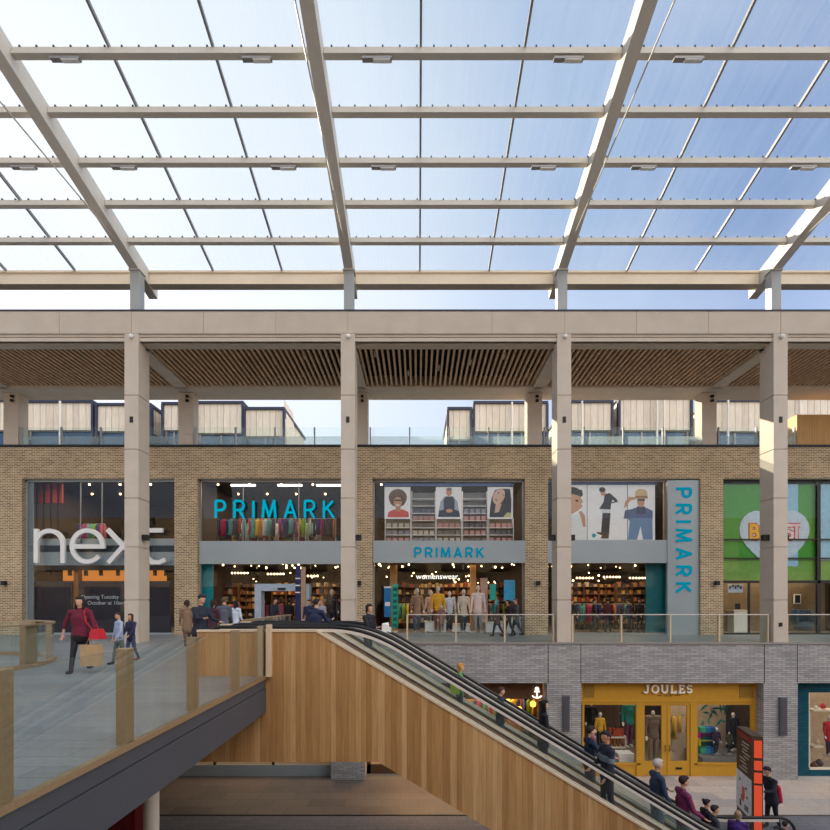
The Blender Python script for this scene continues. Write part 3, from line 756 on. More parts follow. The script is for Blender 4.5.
B(U(787), U(802), YG+.09, YG+.105, V(566), 7.0).build('pale_blue_strip', mat((150, 200, 220), .5), g)
B(U(823.5), b-.1, YG+.09, YG+.105, V(560), 7.0).build('pale_blue_strip', mat((150, 200, 220), .5), g)
hp = []
for q in range(0, 360, 8):
    r = math.radians(q); X = 16*math.sin(r)**3; Z = 13*math.cos(r)-5*math.cos(2*r)-2*math.cos(3*r)-math.cos(4*r)
    hp.append((U(778)+X/16*1.64, V(538)+Z/16*1.75))
MB().prism(hp[::-1], YG+.075, YG+.088).build('heart', mat((196, 214, 224), .5), g)
BEST = [('B', [[(0,0),(0,1),(.4,1),(.52,.86),(.52,.66),(.4,.54),(0,.54)], [(.4,.54),(.6,.4),(.6,.14),(.45,0),(0,0)]]), ('E', [[(.6,1),(0,1),(0,0),(.6,0)], [(0,.5),(.5,.5)]]),
        ('S', [[(.6,.9),(.45,1),(.1,1),(0,.85),(0,.62),(.6,.42),(.6,.15),(.45,0),(.1,0),(0,.1)]]), ('T', [[(0,1),(.7,1)], [(.35,1),(.35,0)]])]
cols = [(240, 190, 20), (240, 190, 20), (238, 214, 214), (228, 200, 204)]
for k, (ch, st) in enumerate(BEST):
    x0 = [754, 766, 789, 796][k]
    letter_mb(st, lambda p, x0=x0: (U(x0)+p[0]*.52, V(538)+p[1]*.62), .22, YG+.062, YG+.072).build('letter_outline', mat((216, 60, 40), .5), g)
    letter_mb(st, lambda p, x0=x0: (U(x0)+p[0]*.52, V(538)+p[1]*.62), .13, YG+.05, YG+.058).build('letter', mat(cols[k], .5), g)
for u in (731, 736, 754): pass
for x, lb in ((U(733), 'left'), (U(752), 'middle'), (U(794), 'right')):
    q = thing('ceiling_spot', 'small bright downlight under the green window graphic, %s' % lb, 'downlight', (x, 23.6, V(580)), 'downlights of the green shop')
    MB().tube([(x, 23.6, V(579.4)), (x, 23.6, V(578.4))], .13, 12).build('lamp', warm, q)
t = thing('armchair', 'rounded slate blue tub chair inside the green shop', 'chair', (U(806, 24.4), 24.4, 0))
x = U(806, 24.4); MB().tube([(x, 24.6, .12), (x, 24.6, .3), (x, 24.6, .5)], [.34, .42, .4], 16).build('seat', mat((60, 84, 104), .7), t, True)
bk = MB(); [bk.ell((x+.4*math.cos(math.radians(q)), 24.6+.4*math.sin(math.radians(q)), .75), (.1, .1, .4), 8, 6) for q in range(-20, 201, 20)]; bk.build('backrest', mat((52, 74, 92), .7), t, True)
t = thing('counter', 'white counter with a dark screen inside the green shop', 'counter', (U(740, 25), 25, 0)); B(U(734, 25), U(748, 25), 25, 25.55, 0, 1.05).build('body', M['white'], t); B(U(733, 25), U(749, 25), 24.95, 25.6, 1.05, 1.1).build('top', M['cream'], t); B(U(738, 25), U(743, 25), 25.2, 25.24, 1.12, 1.42).build('screen', M['black'], t)
t = thing('framed_picture', 'small dark framed picture on the back wall of the green shop', 'picture', (U(798, 25.6), 25.6, 1.4)); B(U(794, 25.6), U(801, 25.6), 25.6, 25.65, 1.4, 1.9).build('frame', M['white'], t); B(U(795, 25.6), U(800, 25.6), 25.58, 25.6, 1.45, 1.85).build('picture', M['black'], t)
struct('wall_green_shop', B(OC[4]-3.4, OC[4]+3.4, 25.7, 25.8, 0, 3.4), mat((130, 108, 80), .8))
t = thing('banner_strip', 'white and blue patterned frieze over the left pane of the green shop', 'banner', (U(735, 23.6), 23.6, V(590))); B(U(728, 23.6), U(743, 23.6), 23.6, 23.63, V(592.5, 23.6), V(584, 23.6)).build('panel', mat((206, 214, 226), .6), t)
for k in range(5): MB().box(U(729.5+k*2.7, 23.58), U(731+k*2.7, 23.58), 23.58, 23.6, V(589-(k % 2)*2, 23.58), V(586-(k % 2)*1, 23.58)).build('print', mat((70, 90, 130), .6), t)
# posters ------------------------------------------------------------
yp = 23.4
def flat(parent, name, pts, c, lay, rough=.6):
    q = [(U(u, yp), V(v, yp)) for u, v in pts]
    return MB().prism(q, yp-.004*lay-.003, yp-.004*lay).build(name, mat(c, rough, var=.02), parent)
def elp(cu, cv, ru, rv, n=18, rot=0):
    r = math.radians(rot); out = []
    for k in range(n):
        t_ = -2*PI*k/n; x = ru*math.cos(t_); y = rv*math.sin(t_); out.append((cu+x*math.cos(r)-y*math.sin(r), cv+x*math.sin(r)+y*math.cos(r)))
    return out
def rect(u0, v0, u1, v1): return [(u0, v1), (u1, v1), (u1, v0), (u0, v0)]
def poster(label, u0, v0, u1, v1):
    p = thing('poster', label, 'poster', (U((u0+u1)/2, yp), yp, V(v1, yp)), 'fashion posters')
    flat(p, 'sheet', rect(u0, v0, u1, v1), (252, 250, 248), 0); return p
p = poster('poster of a smiling person with curly brown hair and red jumper', 384.5, 487, 410.5, 519)
flat(p, 'jumper', [(387.5, 517.3), (409, 517.3), (408.5, 512), (403, 509.5), (394, 509.5), (388.5, 512)], (214, 78, 58), 2)
flat(p, 'hair', elp(397.8, 497.5, 9.2, 8.6), (112, 84, 56), 1); flat(p, 'hair', elp(397.8, 501, 8, 6), (96, 70, 48), 1.4)
flat(p, 'neck', rect(395.6, 505, 400.6, 511.5), (190, 134, 92), 3); flat(p, 'face', elp(397.8, 502.3, 4.1, 5.4), (206, 150, 108), 4)
flat(p, 'glasses', rect(394.4, 499.6, 401.4, 501.2), (60, 44, 40), 5); flat(p, 'smile', elp(397.9, 505.2, 1.9, .8), (240, 224, 214), 5)
p = poster('poster of a seated person in a dark waistcoat and shirt', 435.8, 487, 461.5, 519)
flat(p, 'shirt', [(438.5, 512), (459, 512), (457.5, 502), (453.5, 496.5), (444.5, 496.5), (440.5, 502)], (166, 176, 196), 1)
flat(p, 'waistcoat', [(444, 512), (454.5, 512), (454.5, 500), (452.5, 496.5), (446, 496.5), (443.5, 500)], (40, 46, 66), 2)
flat(p, 'trousers', [(438, 517), (460, 517), (459, 511), (454, 509.5), (444, 509.5), (439, 511)], (34, 42, 62), 3)
flat(p, 'face', elp(449, 492.3, 2.9, 3.9), (206, 152, 118), 3); flat(p, 'hair', elp(449, 489.3, 2.9, 1.4), (120, 110, 104), 4); flat(p, 'hands', elp(449.3, 510.8, 3.4, 1.9), (206, 152, 118), 5)
p = poster('poster of a tilted face with long black hair', 487.5, 487, 513, 519)
flat(p, 'hair', [(489.5, 517.3), (511, 517.3), (511.3, 500), (510, 489), (500, 488.6), (495, 490), (491.5, 498), (490, 508)], (28, 26, 36), 1)
flat(p, 'face', elp(498.8, 496.5, 5.6, 8.4, rot=24), (228, 186, 162), 3); flat(p, 'neck', [(494.5, 513), (499, 512), (501.5, 504), (496, 502)], (222, 178, 150), 2)
flat(p, 'lips', elp(496.3, 500, 1.5, .7, rot=24), (176, 84, 90), 4)
for q in ((498.4, 493), (503.6, 495.2)): flat(p, 'eye', elp(q[0], q[1], 1.1, .45, rot=24), (50, 34, 34), 4)
flat(p, 'collar', [(503, 517.3), (511, 517.3), (511, 513), (507, 512.5)], (206, 204, 134), 2)
# banner of three pictures
p = poster('picture banner panel of a face in profile with a hand at the chin', 552, 485, 586.8, 540)
flat(p, 'hair', [(566, 500), (579, 499), (583, 495), (582, 490), (576, 489), (566, 489)], (50, 42, 34), 1)
flat(p, 'hair', elp(572, 492.5, 8.5, 5.5), (50, 42, 34), 1.5); flat(p, 'face', [(566, 512), (572, 514), (578, 510.5), (582.6, 506.5), (581, 503.5), (583.2, 502), (579.5, 496), (572, 494), (566, 496)], (212, 164, 128), 3)
flat(p, 'eye', elp(576.7, 500.8, 1.4, 1.1), (44, 36, 34), 4); flat(p, 'shirt', [(560, 539.5), (586, 539.5), (585, 524), (578, 514), (568, 516), (560, 518)], (238, 240, 238), 2)
flat(p, 'arm', [(583, 527), (585.5, 527), (585, 516), (581.5, 511), (578.5, 512), (581, 518)], (206, 156, 122), 4)
p = poster('picture banner panel of a standing figure in black, hands on hips', 587.4, 485, 627.2, 540)
flat(p, 'jacket', [(599, 509), (610.5, 509.4), (611, 503.5), (618, 502), (616.5, 499), (609.5, 493), (604.5, 494.5), (603.5, 502)], (38, 40, 48), 2)
flat(p, 'jacket_gap', [(611.5, 502.6), (614.5, 501.3), (612.5, 499.6)], (238, 236, 234), 3); flat(p, 'shirt', rect(601.5, 509, 610.6, 513), (226, 228, 226), 1)
flat(p, 'trousers', [(601, 533), (609, 533.5), (610.5, 513), (602.5, 513)], (40, 42, 60), 2)
flat(p, 'shoes', [(596.5, 533.2), (602, 535.5), (600.5, 538.5), (608.5, 538.5), (609, 533), (603, 532.6), (597, 532)], (72, 58, 50), 3)
flat(p, 'face', elp(603, 493.2, 2.4, 3.0, rot=-30), (206, 160, 128), 3); flat(p, 'hair', elp(602.2, 489.8, 3.2, 2.5), (44, 36, 34), 4)
flat(p, 'round_mark', elp(593.8, 535.6, 2.1, 2.1), (20, 160, 176), 2)
p = poster('picture banner panel of a figure in a straw hat and denim shirt', 627.8, 485, 655, 540)
flat(p, 'sleeve', [(623.5, 518.5), (632, 519), (632, 509), (625, 510.5)], (70, 84, 118), 1)
flat(p, 'shirt', [(628.5, 520.5), (652.5, 520.5), (652.6, 511), (647, 508), (634, 508), (629, 511)], (72, 92, 134), 2); flat(p, 'collar', [(636, 514), (645.5, 514), (645, 506.5), (636.5, 506.5)], (44, 58, 88), 3)
flat(p, 'jeans', [(627.8, 539.6), (637, 539.6), (640.5, 526), (643, 539.6), (652.6, 539.6), (652.2, 518), (630, 518)], (104, 142, 184), 2.5)
flat(p, 'face', elp(640.8, 502, 3.6, 5.2), (206, 148, 112), 4); flat(p, 'hat', [(634.5, 498.8), (648, 498.8), (646.5, 491), (643.5, 489), (638, 489), (635.6, 491.5)], (214, 184, 132), 5); flat(p, 'hatband', rect(635.2, 496.2, 647, 498), (150, 108, 70), 6)
flat(p, 'glasses', rect(637.2, 498.8, 644.6, 500.8), (52, 38, 36), 6); flat(p, 'arm', [(623.8, 508), (626, 507), (630, 500.5), (635.5, 499.5), (635, 497.2), (628.5, 497), (625, 502)], (206, 154, 118), 4)
# top blinds
B(U(384, yp), U(514, yp), yp-.02, yp+.02, V(486, yp), V(483.4, yp)).build('window_blind', mat((84, 118, 176), .5), bpy.data.objects['window_3'])
B(U(553, yp), U(657, yp), yp-.02, yp+.02, V(484.6, yp), V(482.2, yp)).build('window_blind', mat((84, 118, 176), .5), bpy.data.objects['window_4'])
B(U(663, yp), U(667, yp), yp-.1, yp+.02, V(540, yp), V(482, yp)).build('curtain', mat((196, 160, 120), .7), bpy.data.objects['window_4'])

# ------------------------------------------------------------------ shop fittings
def garment(c):
    m = MB(); m.tube([(0, 0, -.02), (0, 0, -.12), (0, 0, -.5), (0, 0, -.85)], [.05, .2, .17, .24], 8, .28); return m
gcols = [(200, 60, 80), (60, 66, 80), (214, 206, 196), (96, 160, 150), (230, 190, 60), (58, 58, 110), (188, 150, 120), (170, 60, 120), (128, 170, 70), (210, 120, 70)]
GM = [garment(0).mesh('garment', mat(c, .8, name='cloth'), smooth=True) for c in gcols]
RAILM = MB(); RAILM.tube([(-.7, 0, 1.4), (.7, 0, 1.4)], .018, 6); [RAILM.tube([(s_, 0, 0), (s_, 0, 1.4)], .018, 6) for s_ in (-.68, .68)]; [RAILM.box(s_-.02, s_+.02, -.25, .25, 0, .03) for s_ in (-.68, .68)]
RAILME = RAILM.mesh('rail_frame', M['inox'])
def rail(x, y, z, where, n=7, s=1.):
    t = thing('clothes_rail', 'metal clothes rail '+where, 'clothes rail', (x, y, z), 'clothes rails in the shops')
    o = bpy.data.objects.new('rail_frame', RAILME); col.objects.link(o); o.parent = t
    for k in range(n):
        g = bpy.data.objects.new('hanging_garment', random.choice(GM)); col.objects.link(g)
        g.location = (x-.58+k*1.16/(n-1), y, z+1.4); g.rotation_euler.z = PI/2+random.uniform(-.9, .3); g.scale = (s, s, random.uniform(.8, 1.15))
        tag(g, 'garment on the rail '+where, 'garment', 'garments on the rail '+where)
UW = 'upstairs behind the spread teal letters, '
for k, u in enumerate((232, 262, 292, 322)): rail(U(u, 24.6), 24.6, 4.2, UW+['left', 'centre left', 'centre right', 'right'][k])
for k, u in enumerate((245, 277, 307)): rail(U(u, 26.2), 26.2, 4.2, UW+['back left', 'back middle', 'back right'][k])
for k, u in enumerate((226, 324)): rail(U(u, 25.4), 25.4, 0, 'inside the portal shopfront, '+['left', 'right'][k])
for k, u in enumerate((588, 618, 648)): rail(U(u, 25.4), 25.4, 0, 'inside the downward lettered shopfront, '+['left', 'middle', 'right'][k])
for k, u in enumerate((404, 444, 500)): rail(U(u, 26), 26, 0, 'behind the mannequin window, '+['left', 'middle', 'right'][k])
for k, u in enumerate((50, 92)): rail(U(u, 26.2), 26.2, 4.2, 'upstairs behind the large white letters, '+['left', 'right'][k])
# upstairs display shelves with boxes in window 3
BXC = [(206, 152, 146), (150, 150, 158), (196, 186, 168), (120, 112, 106), (190, 140, 140), (90, 92, 104)]
BXM = [B(-.1, .1, -.09, .09, 0, .2).mesh('product_box', mat(c, .6)) for c in BXC]
for k, (u0, u1, tp) in enumerate(((385, 411, 519), (411.5, 435.5, 492), (436, 461.5, 519), (462, 487, 492), (488, 513, 519))):
    wh = ['under the curly hair poster', 'between the first two posters', 'under the waistcoat poster', 'between the last two posters', 'under the black hair poster'][k]
    x0, x1 = U(u0, 23.7), U(u1, 23.7)
    t = thing('display_shelf', 'pale display shelving '+wh, 'shelving', ((x0+x1)/2, 23.7, 4.2), 'display shelving upstairs in the middle shop')
    fr = MB(); fr.box(x0, x0+.03, 23.5, 23.9, 4.2, V(tp, 23.7)); fr.box(x1-.03, x1, 23.5, 23.9, 4.2, V(tp, 23.7)); fr.build('upright', M['white'], t)
    B(x0, x1, 23.88, 23.92, 4.2, V(tp, 23.7)).build('back_panel', mat((126, 124, 122), .6), t)
    zz = 4.3; kk = 0
    while zz < V(tp, 23.7)-.2:
        B(x0+.03, x1-.03, 23.5, 23.9, zz, zz+.03).build('shelf', M['white'], t)
        for j in range(4):
            if kk > 4: break
            o = bpy.data.objects.new('product_box', BXM[(kk+k) % 6]); col.objects.link(o); o.location = (x0+.18+j*(x1-x0-.36)/3, 23.62, zz+.03)
            tag(o, 'small box among others on the upstairs shelving '+wh, 'box', 'boxes on the shelving '+wh)
        zz += .34; kk += 1
# lights inside
def linelamp(x, y, z, n, label, grp, dx=.16, r=.045, dy=0., dz=.0):
    t = thing('ceiling_lamp_row', label, 'lamp', (x, y, z), grp)
    B(x-.1, x+n*dx, y-.03, y+.03, z+.05, z+.09).build('track', M['black'], t)
    for k in range(n): MB().ell((x+k*dx, y+k*dy, z+k*dz), (r, r, r), 8, 6).build('bulb', warm, t)
for k, (u, y, v, n) in enumerate(((232, 25, 573, 6), (268, 25, 574, 6), (308, 25, 576, 4), (577, 25, 578, 6), (604, 25, 577, 6), (630, 25, 578, 7), (655, 25, 576, 3))):
    linelamp(U(u, y), y, V(v, y), n, 'row of warm bulbs on the dark shop ceiling, %s behind the %s' % (['left', 'middle', 'right', 'left', 'centre', 'right', 'far right'][k], 'entrance portal shopfront' if k < 3 else 'downward lettered shopfront'), 'rows of warm bulbs', dx=.155)
SPm = MB().ell((0, 0, 0), (.05, .05, .05), 8, 6).mesh('shop_spot', warm)
random.seed(11)
for nm, x0, x1, z0, n, in (('portal shopfront', -10.0, -3.4, 3.25, 26), ('mannequin window', -2.0, 4.8, 3.25, 34), ('downward lettered shopfront', 6.0, 11.4, 3.25, 22)):
    for k in range(n):
        o = bpy.data.objects.new('shop_spot', SPm); col.objects.link(o); yy = random.uniform(24, 30.3)
        o.location = (random.uniform(x0, x1), yy, 3.33 if yy < 27 else random.uniform(2.4, 3.3)); s_ = random.uniform(.5, 1.1); o.scale = (s_,)*3
        tag(o, 'tiny warm ceiling spot glowing inside the '+nm, 'spotlight', 'warm spots inside the '+nm)
for nm, x0, x1 in (('spread teal letters', -9.8, -3.6), ('large white letters', -17.6, -11.6), ('three posters', -1.8, 4.6)):
    for k in range(9):
        o = bpy.data.objects.new('shop_spot', SPm); col.objects.link(o); o.location = (x0+(x1-x0)*(k % 5)/4+.2*(k//5), 24.5+2.2*(k//5), 7.26)
        tag(o, 'small warm ceiling spot upstairs behind the '+nm, 'spotlight', 'upstairs spots behind the '+nm)
for k, (x, y) in enumerate(((-8.6, 24.6), (-6.3, 24.6), (-4.4, 24.6))):
    t = thing('strip_light', 'white strip light under the upstairs ceiling behind teal letters, %s' % ['left', 'middle', 'right'][k], 'lamp', (x, y, 7.2), 'upstairs strip lights')
    B(x-.6, x+.6, y-.05, y+.05, 7.2, 7.28).build('tube', cool, t)
def area(x, y, z, sx_, sy_, e_, c=(1, .74, .46)):
    l = bpy.data.lights.new('shop_ceiling_light', 'AREA'); l.shape = 'RECTANGLE'; l.size = sx_; l.size_y = sy_; l.energy = e_; l.color = c
    o = bpy.data.objects.new('shop_ceiling_light', l); col.objects.link(o); o.location = (x, y, z)
for c in OC[1:4]: area(c, 26.0, 3.3, 5, 3.5, 80)
area(OC[4], 25, 3.1, 5, 1.2, 55, (1, .85, .65)); area(OC[4], 24.6, 7.2, 6, 1.6, 160, (1, .97, .9))
area(OC[0], 25.5, 3.3, 5, 2.5, 90)
for c in OC[:3]: area(c, 26.0, 7.25, 5.5, 3.5, 130, (1, .88, .74))
area(OC[3], 24.2, 7.25, 5.5, 1, 60, (1, .95, .9))
# fittings of the middle shop
def banner(name, label, u0, u1, v0, v1, y, c, cat='banner'):
    t = thing(name, label, cat, (U((u0+u1)/2, y), y, V(v1, y))); B(U(u0, y), U(u1, y), y, y+.05, V(v1, y), V(v0, y)).build('panel', mat(c, .5), t); return t
t = banner('hanging_banner', 'blue and white standing banner at the left of the mannequin window', 384, 391, 588, 617, 23.5, (20, 118, 178))
B(U(384, 23.5), U(391, 23.5), 23.485, 23.5, V(588, 23.5), V(586.5, 23.5)).build('top_edge', M['white'], t); B(U(385, 23.5), U(390, 23.5), 23.485, 23.5, V(606, 23.5), V(602, 23.5)).build('print', M['white'], t)
t = banner('hanging_banner', 'tall green lettered strip on the orange post of the mannequin window', 391.8, 398, 584, 628, 23.46, (20, 168, 138))
tt = mat((6, 96, 92), .5)
for k in range(7): B(U(393, 23.4), U(397, 23.4), 23.44, 23.46, V(627-k*6, 23.4), V(623.5-k*6, 23.4)).build('print', tt, t)
orange = mat((206, 140, 84), .6)
for (u0, u1, lb, c) in ((390, 397, 'orange timber post at the left of the mannequin window', (206, 140, 84)), (470.5, 476, 'orange timber post between mannequins at right', (206, 146, 88)), (481, 487.5, 'pink framed panel right of the mannequins', (220, 178, 168))):
    t = thing('display_column', lb, 'display column', (U(u0, 24.5), 24.5, 0)); B(U(u0, 24.5), U(u1, 24.5), 24.45, 24.7, 0, min(3.35, V(564 if u0 < 480 else 578, 24.5))).build('shaft', mat(c, .6), t)
    B(U(u0, 24.5)-.03, U(u1, 24.5)+.03, 24.42, 24.73, 0, .1).build('base', M['white'], t)
banner('hanging_banner', 'small turquoise hanging banner beside the pink panel', 490, 496, 584, 600, 23.8, (34, 176, 160))
banner('hanging_banner', 'large blue hanging banner at the right of the mannequin window', 504, 515, 580, 601, 23.6, (60, 170, 214))
t = thing('hanging_sign', 'white hanging letters reading womenswear inside the mannequin window', 'sign', (U(416, 24.5), 24.5, V(579, 24.5)))
text_part('womenswear', U(416, 24.5), 24.5, V(579, 24.5), .38, emit((255, 248, 236), 1.3, 'lit_letters'), t, ext=.02)
B(U(416, 24.5), U(452, 24.5), 24.49, 24.53, V(575, 24.5), V(574.5, 24.5)).build('rail', M['black'], t)
for k, (u0, u1, y, h) in enumerate(((425, 446, 23.9, .55), (452, 470, 24.1, .4), (486, 503, 23.8, .5), (505, 521, 23.6, .75))):
    t = thing('display_table', 'low white display plinth in the mannequin window, %s' % ['left', 'centre', 'right', 'far right'][k], 'display table', (U(u0, y), y, 0), 'white display plinths')
    B(U(u0, y), U(u1, y), y, y+.6, .06, h).build('body', M['white'], t); B(U(u0, y)-.04, U(u1, y)+.04, y-.04, y+.64, h, h+.05).build('top', M['cream'], t)
    B(U(u0, y)+.05, U(u1, y)-.05, y+.05, y+.55, 0, .06).build('plinth_foot', M['black'], t)
# next shop interior: dark partition and red display
t = thing('red_display_wall', 'red lit display wall upstairs behind the large white letters', 'display', (U(45, 24), 24, 4.2)); B(U(31, 24), U(62, 24), 24, 24.1, V(503, 24), 7.2).build('panel', mat((210, 70, 50), .6), t)
for k in range(4): B(U(36+k*7, 23.9), U(37+k*7, 23.9), 23.9, 23.98, 4.2, 7.2).build('bar', M['black'], t)
# lit shelving deep in the shops
random.seed(9)
for k, (u, yy, lb) in enumerate(((222, 26.6, 'far left of the portal shop'), (246, 27.6, 'left of the portal shop'), (286, 28.4, 'seen through the entrance portal'), (326, 26.8, 'right of the portal shop'), (404, 27.6, 'left, behind the mannequins'), (430, 28.6, 'left of centre, behind the mannequins'), (458, 27.6, 'right of centre, behind the mannequins'), (498, 27.8, 'right, behind the mannequins'), (584, 26.8, 'left of the downward lettered shop'), (606, 28.2, 'centre of the downward lettered shop'), (632, 27.2, 'right of the downward lettered shop'))):
    x = U(u, yy); t = thing('wall_shelving', 'warm timber wall shelving with folded clothes, '+lb, 'shelving', (x, yy, 0), 'lit wall shelving in the shops')
    fr = MB(); [fr.box(x+s_-.03, x+s_+.03, yy, yy+.4, 0, 2.5) for s_ in (-.8, 0, .8)]; fr.box(x-.8, x+.8, yy+.4, yy+.43, 0, 2.5); fr.build('frame', mat((104, 70, 42), .6), t)
    for j in range(6):
        B(x-.8, x+.8, yy, yy+.4, .3+j*.4, .33+j*.4).build('shelf', mat((130, 94, 60), .6), t)
        q = [MB(), MB()]
        for i_ in range(7): q[i_ % 2].box(x-.74+i_*.215, x-.58+i_*.215, yy+.03, yy+.33, .33+j*.4, .33+j*.4+random.uniform(.1, .28))
        for z_ in q: tag(z_.build('folded_goods', mat(random.choice([(210, 190, 160), (150, 60, 50), (60, 60, 80), (220, 170, 90), (90, 80, 76), (180, 120, 80)]), .8), t), kind='stuff')
# wall lamps on the brick piers
for u, lb in ((6, 'left of the large white letters'), (359.5, 'just left of the middle shopfront'), (537.5, 'just right of the middle shopfront'), (715.5, 'right of the downward lettering')):
    x = PX(u, YW); t = thing('wall_lamp', 'small black wall lamp on the brick pier '+lb, 'wall lamp', (x, YW-.1, V(586)), 'black wall lamps')
    B(x-.09, x+.09, YW-.2, YW-.06, V(585.5), V(581)).build('lamp_body', M['black'], t); B(x-.05, x+.05, YW-.07, YW, V(584.5), V(582)).build('wall_plate', M['black'], t)

# ================================================================== GROUND FLOOR SHOPS
yl = 19.03
def GU(u, Y=yl): return PX(u, Y)
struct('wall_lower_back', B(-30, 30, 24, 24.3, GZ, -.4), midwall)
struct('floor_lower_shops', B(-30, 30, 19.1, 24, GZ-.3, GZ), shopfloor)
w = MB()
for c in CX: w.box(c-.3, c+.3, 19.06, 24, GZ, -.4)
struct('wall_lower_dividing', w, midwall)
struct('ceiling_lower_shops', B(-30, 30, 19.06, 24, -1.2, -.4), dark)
# mustard shop
Yw = M['yellow']; x0, x1 = CX[3]+.635, CX[4]-.635
t = thing('shopfront', 'mustard yellow timber shopfront with double doors in the grey brick wall', 'shopfront', ((x0+x1)/2, yl, GZ))
zt = -1.49; zf = PZ(702, yl); zs = PZ(763, yl)
MB().box(x0, x1, yl-.02, yl+.12, zf+.03, zt).box(x0, x1, yl-.06, yl+.0, zf, zf+.08).box(x0, x1, yl-.05, yl, zt-.06, zt).build('fascia', Yw, t)
for u0, u1 in ((583.5, 594), (739, 753)): B(GU(u0), GU(u1), yl-.035, yl-.0, PZ(697.5, yl), PZ(685, yl)).build('vent_grille', mat((150, 112, 34), .6), t)
m = MB()
for ua, ub in ((582, 584), (636, 644), (690, 697), (751.5, 757.5)): m.box(GU(ua), GU(ub), yl-.04, yl+.1, GZ, zf)
m.box(GU(757), x1, yl-.02, yl+.1, GZ, zf)
m.box(x0, GU(640), yl-.04, yl+.1, zs-.06, zs); m.box(GU(694), GU(757), yl-.04, yl+.1, zs-.06, zs); m.box(x0, x1, yl-.03, yl+.1, zf-.1, zf+.02)
m.build('frame', Yw, t)
B(x0, GU(640), yl, yl+.1, GZ, zs-.06).build('stall_riser', Yw, t); B(GU(694), GU(757), yl, yl+.1, GZ, zs-.06).build('stall_riser', Yw, t)
for ua, ub in ((584, 636), (697, 751.5)): B(GU(ua), GU(ub), yl+.04, yl+.055, zs, zf-.1).build('window_pane', M['shopglass'], t)
for k, (ua, ub) in enumerate(((644.2, 666.6), (667.2, 689.8))):
    m = MB(); zb = GZ+.03; zp0 = PZ(761, yl); zp1 = PZ(705.5, yl)
    g0, g1 = (GU(644.5), GU(661.5)) if k == 0 else (GU(670.5), GU(687))
    m.box(GU(ua), g0, yl-.01, yl+.05, zb, zf-.1).box(g1, GU(ub), yl-.01, yl+.05, zb, zf-.1).box(g0, g1, yl-.01, yl+.05, zb, zp0).box(g0, g1, yl-.01, yl+.05, zp1, zf-.1)
    d = m.build('door', Yw, t); B(g0, g1, yl+.015, yl+.03, zp0, zp1).build('door_pane', M['shopglass'], d)
    xh = GU(664.6) if k == 0 else GU(669)
    MB().tube([(xh, yl-.06, PZ(751, yl)), (xh, yl-.06, PZ(745, yl))], .014, 6).box(xh-.015, xh+.015, yl-.06, yl, PZ(751, yl), PZ(750.4, yl)).box(xh-.015, xh+.015, yl-.06, yl, PZ(745.6, yl), PZ(745, yl)).build('door_handle', M['black'], d)
    if k: B(GU(675.5), GU(682), yl-.02, yl-.01, PZ(769.4, yl), PZ(767.2, yl)).build('letterbox', M['black'], d)
sg = thing('shop_sign', 'cream slab serif letters reading JOULES on the mustard fascia', 'shop sign', (GU(668), yl-.1, PZ(692, yl)))
word_sign('JOULES', PX(644.6, 18.93), PX(691.6, 18.93), PZ(692.6, 18.93), .275, 18.9, 18.98, .055, mat((252, 244, 226), .5, var=.01), sg, gap=.36)
text_part('EST. 1989', GU(668), yl-.035, PZ(696.3, yl), .075, M['black'], sg, align='CENTER')
B(GU(657), GU(661), yl-.04, yl-.025, PZ(695.6, yl), PZ(695.2, yl)).build('rule', M['black'], sg); B(GU(675), GU(679), yl-.04, yl-.025, PZ(695.6, yl), PZ(695.2, yl)).build('rule', M['black'], sg)
area(9.4, 20.6, -1.25, 6, 2.2, 75, (1, .86, .68))
struct('wall_display_back', B(GU(583), GU(640), 20.9, 21, GZ, -1.3), mat((110, 92, 84), .8)); struct('wall_display_cream', B(GU(694), GU(756), 20.9, 21, GZ, -1.3), mat((236, 218, 192), .8))
# contents of the left window of the mustard shop
t = thing('display_table', 'white display bench with folded clothes in the left mustard window', 'display table', (GU(628, 19.6), 19.6, GZ))
B(GU(617, 19.5), GU(633, 19.5), 19.4, 19.9, PZ(762, 19.5), PZ(753, 19.5)).build('body', M['white'], t); B(GU(619, 19.5), GU(631, 19.5), 19.4, 19.9, GZ, PZ(762, 19.5)).build('base', M['white'], t)
t = thing('shelf_unit', 'small shelf of boots and bags in the left mustard window', 'shelving', (GU(618, 20), 20, GZ))
MB().box(GU(608, 20), GU(626, 20), 19.95, 20.3, PZ(738, 20), PZ(736.5, 20)).box(GU(608, 20), GU(626, 20), 19.95, 20.3, PZ(748, 20), PZ(746.5, 20)).box(GU(608, 20), GU(609, 20), 19.95, 20.3, GZ, PZ(736, 20)).box(GU(625, 20), GU(626, 20), 19.95, 20.3, GZ, PZ(736, 20)).build('frame', M['cream'], t)
for k, u in enumerate((611, 615, 619, 623)):
    for zz, cc in ((736.3, (176, 74, 44)), (746.3, (150, 96, 50))):
        o = thing('boot', 'brown boot on the %s shelf of the left mustard window, %d from left' % ('upper' if zz < 740 else 'lower', k+1), 'boot', (GU(u, 20), 20.1, PZ(zz, 20)), 'boots in the mustard window')
        x = GU(u, 20); z = PZ(zz, 20); MB().tube([(x, 20.1, z), (x, 20.1, z+.3)], [.055, .065], 8).ell((x, 20.04, z+.04), (.045, .11, .045)).build('boot_shell', mat(cc, .6), o)
t = thing('handbag', 'rust red handbag above the shelf in the left mustard window', 'bag', (GU(617, 20.1), 20.1, PZ(730, 20.1)))
x = GU(617, 20.1); z = PZ(735.5, 20.1); MB().hexa([(x-.2, 20, z), (x+.2, 20, z), (x+.2, 20.15, z), (x-.2, 20.15, z), (x-.15, 20.04, z+.28), (x+.15, 20.04, z+.28), (x+.15, 20.12, z+.28), (x-.15, 20.12, z+.28)]).build('bag_body', mat((170, 66, 40), .5), t)
